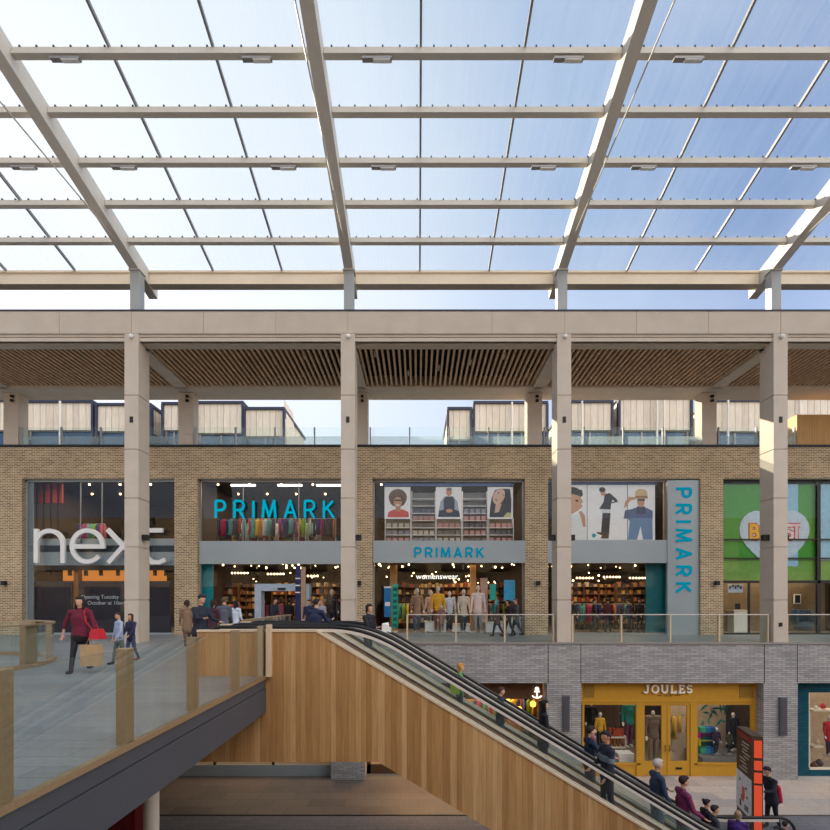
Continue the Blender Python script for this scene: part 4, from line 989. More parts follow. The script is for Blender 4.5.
MB().tube([(x-.1, 20.08, z+.26), (x-.06, 20.08, z+.42), (x+.06, 20.08, z+.42), (x+.1, 20.08, z+.26)], .012, 6).build('strap', mat((120, 50, 34), .5), t)
rail(GU(655, 20.6), 20.6, GZ+.5, 'behind the mustard double doors, left', 5); rail(GU(680, 20.9), 20.9, GZ+.5, 'behind the mustard double doors, right', 5)
rail(GU(606, 20.5), 20.5, GZ+2.0, 'high at the back of the left mustard window', 6)
# contents of the right window
t = thing('paper_tree', 'teal paper palm leaves hanging in the right mustard window', 'decoration', (GU(715, 20.3), 20.3, PZ(730, 20.3)))
random.seed(5)
for k in range(16):
    an = random.uniform(0, 2*PI); cx_, cz_ = GU(random.uniform(706, 728), 20.2), PZ(random.uniform(704, 722), 20.2)
    L = random.uniform(.25, .5); m = MB(); p0 = Vector((cx_, 20.2+k*.02, cz_)); d_ = Vector((math.cos(an), -.2, math.sin(an)))
    n_ = Vector((-math.sin(an), 0, math.cos(an)))
    m.hexa([p0, p0+d_*L*.5-n_*.05, p0+d_*L, p0+d_*L*.5+n_*.05, p0+Vector((0, .01, 0)), p0+d_*L*.5-n_*.05+Vector((0, .01, 0)), p0+d_*L+Vector((0, .01, 0)), p0+d_*L*.5+n_*.05+Vector((0, .01, 0))])
    m.build('leaf', mat([(30, 130, 126), (20, 104, 110), (70, 160, 150)][k % 3], .6), t)
for k, (u, v, c) in enumerate(((706, 735, (196, 40, 150)), (705, 742, (210, 200, 40)), (702, 756, (60, 160, 120)), (707, 756, (30, 120, 170)), (712, 756, (26, 90, 150)))):
    wd_, hh = (.34, .26) if k < 2 else (.17, .52)
    t = thing('folded_stack', '%s block of folded clothes in the right mustard window' % ['magenta', 'lime', 'green', 'light blue', 'dark blue'][k], 'folded clothes', (GU(u, 19.8), 19.8, PZ(v, 19.8)), 'coloured stacks in the mustard window')
    q = MB(); zb = PZ(v, 19.8)-hh/2 if k < 2 else GZ+.65
    for j in range(4): q.box(GU(u, 19.8)-wd_/2*1.6 if k < 2 else GU(u, 19.8)-.1, GU(u, 19.8)+wd_/2*1.6 if k < 2 else GU(u, 19.8)+.1, 19.7, 20.0, zb+j*hh/4*(1 if k < 2 else 2.0), zb+(j+.9)*hh/4*(1 if k < 2 else 2.0))
    q.build('cloth_pile', mat(c, .7), t)
t = thing('display_plinth', 'grey plinth along the bottom of the right mustard window', 'plinth', (GU(724, 19.9), 19.9, GZ)); B(GU(698, 19.6), GU(751, 19.6), 19.3, 20.6, GZ, GZ+.62).build('body', mat((120, 116, 112), .6), t)
t = thing('display_plinth', 'grey plinth along the bottom of the left mustard window', 'plinth', (GU(600, 19.9), 19.9, GZ)); B(GU(585, 19.6), GU(616, 19.6), 19.3, 20.6, GZ, GZ+.7).build('body', mat((120, 116, 112), .6), t)
# anchor shop (brown)
x0, x1 = CX[2]+.635, CX[3]-.635
t = thing('shopfront', 'dark brown shopfront with a lit white anchor, half hidden by the escalator', 'shopfront', ((x0+x1)/2, 19.2, GZ))
br = mat((92, 64, 40), .6)
MB().box(x0, x1, 19.3, 19.4, -2.22, -1.49).build('fascia', br, t)
B(x0+.2, x1-.2, 22.3, 22.4, GZ, -1.25).build('back_panel', mat((190, 120, 60), .7), t)
MB().box(x0, x0+.15, 19.3, 19.4, GZ, -2.3).box(x1-.15, x1, 19.3, 19.4, GZ, -2.3).box(x0, x1, 19.3, 19.4, -3.6+.1, -3.6+.18).box(x0, x1, 19.3, 19.4, GZ, GZ+.35).build('frame', br, t)
B(x0+.15, x1-.15, 19.34, 19.355, GZ+.35, -2.3).build('window_pane', M['shopglass'], t)
area((x0+x1)/2, 21.4, -1.25, 6, 1.8, 330, (1, .7, .34))
sg = thing('anchor_sign', 'glowing white anchor on the brown fascia', 'sign', (PX(537, 19.2), 19.2, PZ(698, 19.2)))
an = MB(); ax = PX(537.3, 19.2); az = PZ(698, 19.2)
def fa(p): return (ax+p[0], az+p[1])
letter_mb([[(0, 0), (0, .3)], [(-.1, .24), (.1, .24)], arc(0, .12, .19, .12, 200, 340, 8), arc(0, .34, .05, .05, 0, 360, 10)], fa, .045, 19.22, 19.27).build('anchor', emit((255, 240, 220), 1.6, 'lit_anchor'), sg)
B(ax-.02, ax+.02, 19.26, 19.31, az+.1, az+.16).build('fixing', M['black'], sg)
for k in range(6):
    x = PX(505+k*7, 21); t = thing('pendant_lamp', 'amber pendant lamp in the brown anchor shop, %d from the left' % (k+1), 'lamp', (x, 21+k % 2, -2.6), 'amber pendants')
    MB().ell((x, 21+k % 2, -2.55-.22*(k % 3)), (.13, .13, .13)).build('shade', emit((255, 176, 70), 3.0, 'amber_shade'), t, True); MB().tube([(x, 21+k % 2, -2.45-.22*(k % 3)), (x, 21+k % 2, -1.2)], .01, 5).build('cord', M['black'], t)
for k in range(3): rail(PX(488+k*38, 21.8), 21.8, GZ+1.0, 'in the brown anchor shop, '+['left', 'middle', 'right'][k], 6)
# left ground-floor shops seen under the oak cladding
for i in (0, 1):
    x0, x1 = CX[i]+.635, CX[i+1]-.635
    t = thing('shopfront', 'low pale shopfront seen under the oak cladding, %s' % ['behind the bridge at far left', 'left of the grey pier'][i], 'shopfront', ((x0+x1)/2, yl, GZ))
    B(x0, x1, yl, yl+.1, GZ, GZ+.42).build('stall_riser', M['panel'], t)
    B(x0, x1, yl, yl+.1, -2.3, -1.49).build('fascia', M['panel'], t)
    for k in range(4): B(x0+k*(x1-x0-.08)/3, x0+k*(x1-x0-.08)/3+.08, yl, yl+.1, GZ+.42, -2.3).build('mullion', M['black'], t)
    B(x0, x1, yl+.05, yl+.06, GZ+.42, -2.3).build('window_pane', M['shopglass'], t)
    area((x0+x1)/2, 21.4, -1.25, 6, 3, 120, (1, .7, .42))
# teal tiled shop
x0, x1 = CX[4]+.635, CX[5]-.635
t = thing('shopfront', 'teal glazed brick shopfront at the right edge', 'shopfront', ((x0+x1)/2, yl, GZ))
MB().box(x0, x0+.02, YC+.02, yl+.3, GZ, -1.5).box(x0+.02, x0+.75, yl, yl+.3, PZ(770, yl), -1.92).box(x0+.02, x1, yl, yl+.3, GZ, PZ(770, yl)).box(x0+.02, x1, yl, yl+.3, -1.92, -1.5).build('tiled_surround', M['tealbrick'], t)
MB().box(x0+.75, x0+.8, yl+.02, yl+.1, PZ(770, yl), -1.92).box(x0+.75, x1, yl+.02, yl+.1, PZ(770, yl), PZ(768, yl)).build('window_frame', M['cream'], t)
B(x0+.8, x1, yl+.1, yl+.115, PZ(768, yl), -1.92).build('window_pane', M['shopglass'], t)
area(x0+3, 20.5, -1.3, 5, 2, 60, (1, .86, .7))
struct('wall_display_side', B(x0+.5, x1, 21, 21.1, GZ, -1.3), mat((196, 170, 140), .8))
t = thing('display_shelf', 'pale shelf with ornaments in the teal tiled window', 'shelving', (PX(816, 20), 20, GZ)); MB().box(PX(812, 20), PX(840, 20), 19.9, 20.3, PZ(711, 20), PZ(709.5, 20)).box(PX(812, 20), PX(822, 20), 19.9, 20.3, PZ(747, 20), PZ(745.5, 20)).build('shelf', M['cream'], t); MB().box(PX(812, 20), PX(813, 20), 20.1, 20.3, GZ, PZ(709.5, 20)).build('upright', M['cream'], t)
for k, (u, v, c, r) in enumerate(((817, 708, (230, 226, 220), .09), (824, 706, (200, 60, 60), .11), (815, 765, (120, 60, 40), .12), (820, 763, (70, 40, 34), .14), (818, 742, (210, 190, 150), .1))):
    o = thing('ornament', '%s rounded ornament in the teal tiled window' % ['white', 'red', 'brown', 'dark brown', 'straw coloured'][k], 'ornament', (PX(u, 20), 20.05, PZ(v, 20)), 'ornaments in the teal window')
    x = PX(u, 20); z = PZ(v, 20); MB().tube([(x, 20.05, z-r), (x, 20.05, z-r*.6), (x, 20.05, z), (x, 20.05, z+r*.7), (x, 20.05, z+r)], [r*.5, r, r*1.05, r*.5, r*.35], 12).build('vase_body', mat(c, .5), o, True)
# tall lamps on the grey piers
for u0, u1, v0, v1, lb in ((562.5, 569, 695, 731, 'left of the mustard shop'), (778.5, 785.5, 697, 735, 'between the mustard and teal shops')):
    t = thing('wall_light', 'tall dark grey wall light on the grey pier '+lb, 'wall light', (PX(u0, YC), YC, PZ(v1, YC)), 'tall pier lights')
    B(PX(u0, YC), PX(u1, YC), YC-.1, YC-.005, PZ(v1, YC), PZ(v0, YC)).build('housing', mat((92, 92, 96), .5), t)
    B(PX(u0, YC)+.03, PX(u1, YC)-.03, YC-.11, YC-.09, PZ(v1, YC)+.06, PZ(v0, YC)-.06).build('front_plate', mat((78, 78, 82), .5), t)
# red kiosk under the bridge
t = thing('kiosk', 'dark red market kiosk under the bridge with a gold framed opening', 'kiosk', (-8.3, 13, GZ))
red = mat((112, 16, 24), .5)
m = MB(); m.box(-10.5, -6.9, 12.2, 12.8, GZ, -2.55)
for k in range(10): m.box(-10.4+k*.36, -10.24+k*.36, 12.17, 12.2, GZ, -2.6)
m.build('body', red, t); B(-10.6, -6.85, 12.05, 12.85, -2.55, -2.4).build('roof', red, t)
gm = mat((150, 130, 60), .4, .5)
MB().box(-9.3, -7.55, 12.12, 12.17, -3.5, -3.42).box(-9.3, -7.55, 12.12, 12.17, -4.6, -4.52).box(-9.3, -9.22, 12.12, 12.17, -4.6, -3.42).box(-7.63, -7.55, 12.12, 12.17, -4.6, -3.42).build('gilt_frame', gm, t); B(-9.22, -7.63, 12.14, 12.16, -4.52, -3.5).build('picture', mat((40, 36, 30), .3), t)
# wayfinding totem
A_ = Vector((8.95, 13.4)); B_ = Vector((9.22, 14.46)); ds = (B_-A_).normalized(); nn = Vector((ds.y, -ds.x))   # nn points to +X side
t = thing('wayfinding_totem', 'brown and orange wayfinding totem with map panel standing in the square', 'sign', (9.0, 13.7, GZ))
wdt = .26
def tslab(a0, a1, b0, b1, z0, z1):
    P_ = [A_+ds*a0+nn*b0, A_+ds*a0+nn*b1, A_+ds*a1+nn*b1, A_+ds*a1+nn*b0]
    return MB().hexa([(p.x, p.y, z0) for p in P_]+[(p.x, p.y, z1) for p in P_])
tot = -2.05
tslab(0, 1.1, 0, wdt, GZ, tot).build('slab', mat((74, 58, 44), .5), t)
orr = emit((226, 84, 52), .62, 'orange_acrylic')
for z0, z1 in ((-2.62, -2.16), (-2.95, -2.7), (-3.3, -3.02), (-4.55, -3.36), (-5.05, -4.6)): tslab(-.02, 0, .05, wdt-.03, z0, z1).build('orange_light_panel', orr, t)
tslab(-.01, 1.08, -.012, -.004, tot-.2, tot-.08).build('header_strip', mat((150, 40, 40), .5), t)
tslab(.02, 1.08, -.02, -.002, -4.3, -3.25).build('map_panel', mat((226, 228, 230), .5), t)
for a0, a1, z0, z1, c in ((.45, .62, -3.9, -3.6, (214, 96, 70)), (.5, .7, -4.0, -3.85, (214, 96, 70)), (.3, .4, -3.62, -3.56, (60, 70, 90)), (.75, .85, -3.5, -3.42, (90, 150, 80)), (.2, .45, -4.2, -4.05, (70, 110, 120)), (.7, .8, -4.2, -4.02, (50, 60, 90)), (.24, .32, -3.85, -3.78, (60, 60, 80))):
    tslab(a0, a1, -.028, -.02, z0, z1).build('map_print', mat(c, .5), t)
random.seed(3)
for k in range(9):
    z = tot-.3-k*.095; a0 = .12+random.uniform(0, .3)
    tslab(a0, a0+random.uniform(.3, .6), -.01, -.002, z-.03, z).build('text_line', mat((196, 186, 170), .6), t)

# ================================================================== ROOF TERRACE
yt = 32.
def TU(u): return PX(u, yt)
def TV(v): return PZ(v, yt)
glz = mat((64, 92, 120), .12, .2, name='terrace_glazing')
def pod(label, u0, u1, vt, vb=430, y=yt, depth=9, slope=0, post=None, frame=True):
    x0, x1 = PX(u0, y), PX(u1, y); zt_, zb_ = PZ(vt, y), PZ(vb, y)
    t = thing('terrace_pavilion', label, 'pavilion', ((x0+x1)/2, y, 8.4), 'timber pavilions on the terrace')
    # slope > 0 drops the right end, slope < 0 the left end
    s0 = -slope if slope < 0 else 0; s1 = slope if slope > 0 else 0
    MB().hexa([(x0, y, zb_), (x1, y, zb_), (x1, y+depth, zb_), (x0, y+depth, zb_), (x0, y, zt_-s0), (x1, y, zt_-s1), (x1, y+depth, zt_-s1), (x0, y+depth, zt_-s0)]).build('timber_box', M['pod'], t)
    if frame:
        f = MB(); f.hexa([(x0-.12, y-.12, zt_-s0), (x1+.12, y-.12, zt_-s1), (x1+.12, y+depth, zt_-s1), (x0-.12, y+depth, zt_-s0), (x0-.12, y-.12, zt_-s0+.16), (x1+.12, y-.12, zt_-s1+.16), (x1+.12, y+depth, zt_-s1+.16), (x0-.12, y+depth, zt_-s0+.16)])
        f.box(x0-.14, x0, y-.12, y+.2, 8.4, zt_-s0); f.box(x1, x1+.14, y-.12, y+.2, 8.4, zt_-s1); f.build('steel_frame', M['navy'], t)
    B(x0+.05, x1-.05, y+.3, y+depth-.3, 8.4, zb_).build('glazing', glz, t)
    n = max(1, int((x1-x0)/2.2))
    m = MB()
    for k in range(1, n+1):
        x = x0+(x1-x0)*k/(n+1); m.box(x-.05, x+.05, y+.2, y+.3, 8.4, zb_)
    m.build('mullion', M['bar'], t)
    if post:
        for u in post: x = PX(u, y-.3); MB().tube([(x, y-.3, 8.4), (x, y-.3, zt_)], .07, 10).build('downpipe', M['rail'], t)
pod('long timber pavilion running out of frame past the left edge', -540, 7, 402, 430)  # unseen length past the frame added to block sun on the deck
pod('wide timber-clad pavilion at the far left of the terrace', 27, 92, 403, 430, post=(60,))
pod('timber-clad pavilion between the first terrace column and first tall column', 98, 150, 406, 431)
pod('narrow timber pavilion just right of the first tall column', 164, 181, 405, 430)
pod('timber pavilion right of the second terrace column with a dark roof edge', 198, 242, 404, 433)
pod('end pavilion with a sloping right side by the open sky', 246, 283, 410, 436, slope=.0, depth=6)
pod('small end pavilion left of the right group, below the open sky', 449, 470, 410, 439, depth=6)
pod('timber-clad pavilion left of the fourth terrace column', 475, 546, 404, 431, post=(512,))
pod('timber-clad pavilion right of the third tall column', 571, 611, 403, 430, post=(582,))
pod('wide timber pavilion left of the fifth terrace column with shadow louvres', 620, 690, 399, 430, post=(657, 664))
pod('timber-clad pavilion behind the fourth tall column', 712, 762, 402, 431, post=(728,))
pod('timber-clad pavilion at the far right of the terrace', 768, 850, 398, 431, post=(800,))
MB().hexa([(PX(284, 32), 32, 8.4), (PX(292, 32), 32, 8.4), (PX(292, 32), 34.4, 8.4), (PX(284, 32), 34.4, 8.4), (PX(284, 32), 32, PZ(411, 34)), (PX(284.5, 32), 32, PZ(411, 32)), (PX(284.5, 32), 34.4, PZ(411, 32)), (PX(284, 32), 34.4, PZ(411, 34))]).build('raked_end_wall', M['pod'], bpy.data.objects['terrace_pavilion.005'])
B(PX(797, 23.3), PX(860, 23.3), 23.3, 25.5, 8.72, PZ(414.5, 23.3)).build('timber_hoarding', M['ply'])
tag(bpy.data.objects['timber_hoarding'], 'plain plywood hoarding box at the right end of the terrace', 'hoarding')
def shrub(label, x, y, z, r, h, c, cat='shrub', name='leafy_shrub'):
    t = thing(name, label, cat, (x, y, z), 'terrace planting')
    m = MB(); random.seed(int(x*37+y*11)+5)
    for k in range(150):
        d_ = Vector((random.gauss(0, 1), random.gauss(0, 1), random.gauss(0, 1))).normalized()*random.uniform(.5, 1)
        p0 = Vector((x+d_.x*r, y+d_.y*r, z+h*.55+d_.z*h*.45)); a_ = Vector((random.gauss(0, 1), random.gauss(0, 1), random.gauss(0, 1))).normalized(); b2 = a_.cross(d_).normalized(); s_ = .09
        m.poly([p0-a_*s_, p0-b2*s_*.5, p0+a_*s_, p0+b2*s_*.5])
    m.build('foliage', mat(c, .8), t); MB().tube([(x, y, z), (x, y, z+h*.5)], .03, 6).build('stem', mat((80, 62, 44), .8), t)
for k, (u, y, h, lb) in enumerate(((251, 30, 1.9, 'left of the open sky gap'), (282, 30, 1.7, 'beside the raked pavilion end'), (327, 30, 2.1, 'alone against the sky, left of the second tall column'), (384, 30, 2.1, 'alone against the sky, right of the second tall column'), (523, 28, 1.7, 'left of the third tall column'), (604, 28, 1.5, 'low, right of the third tall column'), (592, 28, 1.4, 'low and close to the third tall column'))):
    shrub('small green terrace shrub '+lb, PX(u, y), y, 8.4, .5, h, [(70, 96, 56), (96, 150, 60)][k > 3])
# ================================================================== PEOPLE
def bake(mb, name, m, voxel, smooth=2, fac=.5):
    me = mb.mesh(name+'_raw', None); o = bpy.data.objects.new('raw', me); col.objects.link(o)
    r = o.modifiers.new('r', 'REMESH'); r.mode = 'VOXEL'; r.voxel_size = voxel; r.use_smooth_shade = True
    if smooth: s_ = o.modifiers.new('s', 'SMOOTH'); s_.factor = fac; s_.iterations = smooth
    dg = bpy.context.evaluated_depsgraph_get()
    out = bpy.data.meshes.new_from_object(o.evaluated_get(dg)); out.name = name
    bpy.data.objects.remove(o); bpy.data.meshes.remove(me)
    out.materials.clear(); out.materials.append(m); out.polygons.foreach_set('use_smooth', [True]*len(out.polygons))
    return out
def person(name, label, x, y, z, h, rz, top=(60,60,70), legs=(40,42,52), hair=(40,30,26), skin=(206,158,130), hs='short', stride=12, arms=((8,6,20),(8,6,20)),
           cat='person', group=None, coat=0., skirt=0, lean=0., shoes=(36,30,30), fat=1., hi=True, long_sleeve=True, scarf=None, turn=0., head=True, hat=None, bare_feet=False, top2=None):
    """faces local -Y; arms = ((forward, out, elbow) right, left) in degrees; turn turns the head"""
    s = h; t = thing(name, label, cat, (x, y, z), group, rz)
    rad = math.radians; ln = math.sin(rad(lean))
    def P(px_, py_, pz_): return Vector((px_*s, (py_-ln*max(0, pz_-.5))*s, pz_*s))
    hipz = .52
    sh = .107*min(1.08, fat)
    body = MB(); vt = .0085 if hi else .013
    # legs
    L = []
    for sd, st in ((-1, stride), (1, -stride)):
        hp = P(sd*.047, 0, hipz-.02); kn = hp+Vector((sd*.004, -math.sin(rad(st))*.24, -math.cos(rad(st))*.24))*s
        bk = rad(st-8-abs(st)*.6 if st < 0 else st-3)
        an = kn+Vector((0, -math.sin(bk)*.235, -math.cos(bk)*.235))*s
        L.append((hp, kn, an))
    low = min(q[2].z for q in L)-.038*s
    for q in L:
        for v in q: v.z -= low
    dz = -low
    def Q(a, b, c): v = P(a, b, c); v.z += dz; return v
    chest = Q(0, 0, .70); waist = Q(0, .003, .60); pelvis = Q(0, .005, .525); neck = Q(0, .0, .83); hd = Q(0, -.012, .93)
    for hp, kn, an in L:
        body.limb(hp, kn, .045*s, .030*s); body.limb(kn, an, .029*s, .019*s)
        body.ell(an+Vector((0, -.045, -.02))*s, (.023*s, .066*s, .02*s), 10, 7)
    body.limb(pelvis, waist, .074*s*fat, .062*s*fat, 1.1, .78); body.limb(waist, chest, .062*s*fat, .078*s*fat, 1.15, .76)
    body.limb(Q(-.075, 0, .785), Q(.075, 0, .785), .037*s, .037*s); body.limb(Q(0, .004, .78), Q(0, -.004, .88), .031*s, .028*s)
    AR = []
    for sd, (fw, out, el) in ((-1, arms[0]), (1, arms[1])):
        so_ = Q(sd*sh, 0, .79); d1 = Vector((sd*math.sin(rad(out)), -math.sin(rad(fw)), -math.cos(rad(fw))*math.cos(rad(out)))).normalized()
        e_ = so_+d1*.165*s; a2 = rad(fw+el); d2 = Vector((sd*math.sin(rad(out*.4))-(sd*.25 if el > 50 else 0), -math.sin(a2), -math.cos(a2))).normalized()
        w_ = e_+d2*.142*s; AR.append((so_, e_, w_, d2))
        body.limb(so_, e_, .027*s, .021*s); body.limb(e_, w_, .021*s, .014*s)
        side = Vector((1, 0, 0)); nrm = d2.cross(side).normalized(); side = nrm.cross(d2).normalized()
        # palm, four curled fingers, thumb
        pc = w_+d2*.025*s; body.ell(pc+d2*.01*s, (.016*s, .016*s, .028*s), 8, 6, rot=Matrix((nrm, side, d2)).transposed() @ Matrix.Diagonal((.75, 1.35, 1)))
        for j, fl in enumerate((.034, .040, .038, .030)):
            b0 = w_+d2*.045*s+side*((j-1.5)*.0095*s); b1 = b0+(d2+nrm*.25*1).normalized()*fl*.55*s; b2_ = b1+(d2+nrm*.9).normalized()*fl*.5*s
            body.limb(b0, b1, .0054*s, .0052*s, n=6); body.limb(b1, b2_, .0052*s, .0046*s, n=6)
        tb = w_+d2*.015*s-side*sd*.014*s; t1 = tb+(d2*.6-side*sd*.7).normalized()*.022*s; body.limb(tb, t1, .0065*s, .006*s, n=6); body.limb(t1, t1+(d2-side*sd*.1).normalized()*.02*s, .006*s, .005*s, n=6)
    Rt = Matrix.Rotation(rad(turn), 3, 'Z')
    def H(a, b, c): return hd + Rt @ (Vector((a, b, c))*s)
    if head:
        body.ell(hd+Vector((0, 0, .008*s)), (.044*s, .053*s, .058*s), 16, 11, Rt); body.ell(H(0, -.012, -.03), (.033*s, .036*s, .034*s), 12, 8, Rt)
        body.ell(H(0, -.054, -.008), (.0075*s, .012*s, .016*s), 8, 6, Rt); body.ell(H(0, -.046, -.036), (.014*s, .008*s, .006*s), 8, 6, Rt)
        for e_ in (-1, 1): body.ell(H(e_*.045, .004, -.002), (.006*s, .013*s, .018*s), 8, 6, Rt)
    o = bpy.data.objects.new('body', bake(body, 'body', mat(skin, .6, var=.02, name='skin'), vt*(1 if h > 1.2 else .8), 1, .3)); col.objects.link(o); o.parent = t
    def part(nm, mb, c, vx=.014, sm=3, m=None):
        q = bpy.data.objects.new(nm, bake(mb, nm, m or mat(c, .8, var=.05, scale=9, name='cloth'), vx, sm)); col.objects.link(q); q.parent = t; return q
    if head and hi and cat == 'person':
        m = MB()
        for e_ in (-1, 1): m.ell(H(e_*.017, -.0475, .006), (.005*s, .004*s, .003*s), 8, 6, Rt)
        m.build('eyes', mat((40, 30, 28), .3), t, True, local=True)
        m = MB().ell(H(0, -.052, -.036), (.012*s, .003*s, .0035*s), 8, 6, Rt); m.build('mouth', mat((150, 80, 76), .5), t, True, local=True)
    # clothes
    g = .012*s
    m = MB(); hem = hipz-.03-coat
    m.limb(waist, chest, .066*s*fat+g, .082*s*fat+g*.6, 1.15, .8); m.limb(Q(-.082, 0, .785), Q(.082, 0, .785), .043*s+g*.4, .043*s+g*.4)
    for so_, e_, w_, d2 in AR: m.ell(so_, (.04*s,)*3)
    m.limb(Q(0, 0, .80), Q(0, 0, .835), .042*s, .034*s)
    m.limb(Q(0, .003, max(hem, .47)), waist, (.074*s*fat+g)*(1.05), .064*s*fat+g, 1.12, .85)
    if coat: m.limb(Q(0, .004, hem), Q(0, .003, .5), .088*s*fat+g, .078*s*fat+g, 1.1, .85)
    for so_, e_, w_, d2 in AR:
        m.limb(so_, e_, .037*s, .031*s)
        if long_sleeve: m.limb(e_, w_-d2*.012*s, .028*s, .021*s)
        else: m.limb(e_, e_+d2*.06*s, .027*s, .025*s)
    part('top', m, top)
    m = MB(); m.limb(Q(0, .004, .52), Q(0, .003, .565), .078*s*fat, .070*s*fat, 1.12, .82)
    if skirt: m.limb(Q(0, 0, hipz-.18), Q(0, 0, .54), .105*s, .07*s, 1.05, .85)
    for hp, kn, an in L:
        m.limb(hp, kn, .052*s*min(1.1, fat), .036*s); m.limb(kn, an+Vector((0, 0, .012*s)), .036*s, .027*s)
    part('trousers', m, legs)
    if not bare_feet:
        for hp, kn, an in L:
            m = MB(); m.ell(an+Vector((0, -.042, -.018))*s, (.029*s, .075*s, .024*s), 10, 7); m.limb(an+Vector((0, .004, -.012*s)), an+Vector((0, .004*s, .015*s)), .027*s, .026*s); part('shoe', m, shoes, .011, 2)
    if head and hs:
        m = MB(); m.ell(H(0, .012, .018), (.050*s, .053*s, .054*s), 14, 10, Rt); m.ell(H(0, -.012, .045), (.043*s, .045*s, .026*s), 12, 8, Rt)
        if hs in ('long', 'bob'):
            lo = -.13 if hs == 'long' else -.05
            m.limb(H(0, .022, .02), H(0, .034, lo), .046*s, .034*s, 1.15, .6)
            for e_ in (-1, 1): m.limb(H(e_*.044, .004, .02), H(e_*.047, -.002, lo*.75), .016*s, .013*s)
        if hs == 'bun': m.ell(H(0, .055, .055), (.026*s, .026*s, .026*s), 10, 8)
        if hs == 'tail': m.limb(H(0, .06, .03), H(0, .085, -.07), .02*s, .012*s)
        part('hair', m, hair, .011, 1)
    if hat:
        m = MB(); m.ell(H(0, .002, .045), (.053*s, .06*s, .036*s), 14, 9, Rt); m.ell(H(0, -.05, .04), (.04*s, .035*s, .007*s), 12, 6, Rt); part('cap', m, hat, .011, 1)
    if scarf:
        m = MB(); m.limb(Q(-.02, -.03, .85), Q(.02, -.03, .85), .045*s, .045*s, 1, .9); m.limb(Q(.02, -.065, .84), Q(.03, -.078, .66), .024*s, .022*s); part('scarf', m, scarf, .013)
    if top2:
        m = MB(); 
        ca, cb = Q(0, 0, .66), Q(0, 0, .73); rr = .085*s*fat+g
        r1 = m.ring(ca, Vector((1, 0, 0)), Vector((0, 1, 0)), 20, rr*1.16, rr*.82); r2 = m.ring(cb, Vector((1, 0, 0)), Vector((0, 1, 0)), 20, rr*1.16, rr*.82)
        for q_ in range(20): w2 = (q_+1) % 20; m.f.append((r1+q_, r1+w2, r2+w2, r2+q_))
        m.f.append(tuple(r1+q_ for q_ in reversed(range(20)))); m.f.append(tuple(r2+q_ for q_ in range(20)))
        for so_, e_, w_, d2 in AR: q_ = so_.lerp(e_, .62); m.limb(q_-(e_-so_)*.1, q_+(e_-so_)*.1, .036*s, .035*s)
        part('chest_band', m, top2)
    t['hand_r'] = list(t.location+Matrix.Rotation(rz, 3, 'Z') @ (AR[0][2]+AR[0][3]*.05*s)); t['hand_l'] = list(t.location+Matrix.Rotation(rz, 3, 'Z') @ (AR[1][2]+AR[1][3]*.05*s))
    hands = (Vector(t['hand_r']), Vector(t['hand_l'])); del t['hand_r']; del t['hand_l']
    return t, hands
RIGHT = PI/2; LEFT = -PI/2; CAM = 0; AWAY = PI
def at(u, Y): return PX(u, Y)
def hh(v, Y, z): return (PZ(v, Y)-z)/1.0
# woman in burgundy with bags
y = 11.1; wm, hn = person('person', 'woman in burgundy top and black skirt walking over the deck with paper bag', at(80, y), y, 0, 1.68, CAM+.12, top=(104, 26, 50), legs=(38, 36, 42), hair=(36, 22, 22), hs='long', stride=15, arms=((-6, 26, 10), (4, 22, 12)), fat=1.16, long_sleeve=False, skirt=0)
sk = MB(); sk.limb((0, 0, .80), (0, 0, .98), .19, .14, 1.0, .78)
o = bpy.data.objects.new('skirt', bake(sk, 'skirt', mat((24, 22, 26), .8), .014, 2)); col.objects.link(o); o.parent = wm
h = hn[1]
def carrier(label, x, y, z, w_, hgt, d_, c, hc=None, name='paper_bag', cat='bag'):
    t = thing(name, label, cat, (x, y, z)); m = MB().hexa([(x-w_/2*.96, y-d_/2, z), (x+w_/2*.96, y-d_/2, z), (x+w_/2*.96, y+d_/2, z), (x-w_/2*.96, y+d_/2, z), (x-w_/2, y-d_/2, z+hgt), (x+w_/2, y-d_/2, z+hgt), (x+w_/2, y+d_/2, z+hgt), (x-w_/2, y+d_/2, z+hgt)])
    m.build('bag_body', mat(c, .8, var=.05), t)
    for sd in (-1, 1): MB().tube([(x-w_*.22, y+sd*d_/2, z+hgt-.02), (x-w_*.1, y+sd*d_*.2, z+hgt+.13), (x+w_*.1, y+sd*d_*.2, z+hgt+.13), (x+w_*.22, y+sd*d_/2, z+hgt-.02)], .006, 6).build('handle', mat(hc or c, .8), t)
    return t
carrier('large brown paper carrier bag held by the woman in burgundy', h.x+.02, h.y-.12, h.z-.60, .42, .46, .14, (184, 152, 112))
t = thing('handbag', 'bright red shoulder bag of the woman in burgundy', 'bag', (wm.location.x+.38, y-.05, .78))
bx = wm.location.x+.36; MB().hexa([(bx-.05, y-.2, .74), (bx+.2, y-.2, .74), (bx+.2, y+.08, .74), (bx-.05, y+.08, .74), (bx-.02, y-.15, .96), (bx+.14, y-.15, .96), (bx+.14, y+.04, .96), (bx-.02, y+.04, .96)]).build('bag_body', mat((196, 28, 44), .5), t)
MB().tube([(bx+.02, y-.13, .92), (wm.location.x+.26, y-.19, 1.12), (wm.location.x+.19, y-.15, 1.33), (wm.location.x+.15, y-.02, 1.42), (wm.location.x+.17, y+.12, 1.36), (bx+.02, y+.06, .92)], .012, 6).build('strap', mat((196, 28, 44), .5), t)
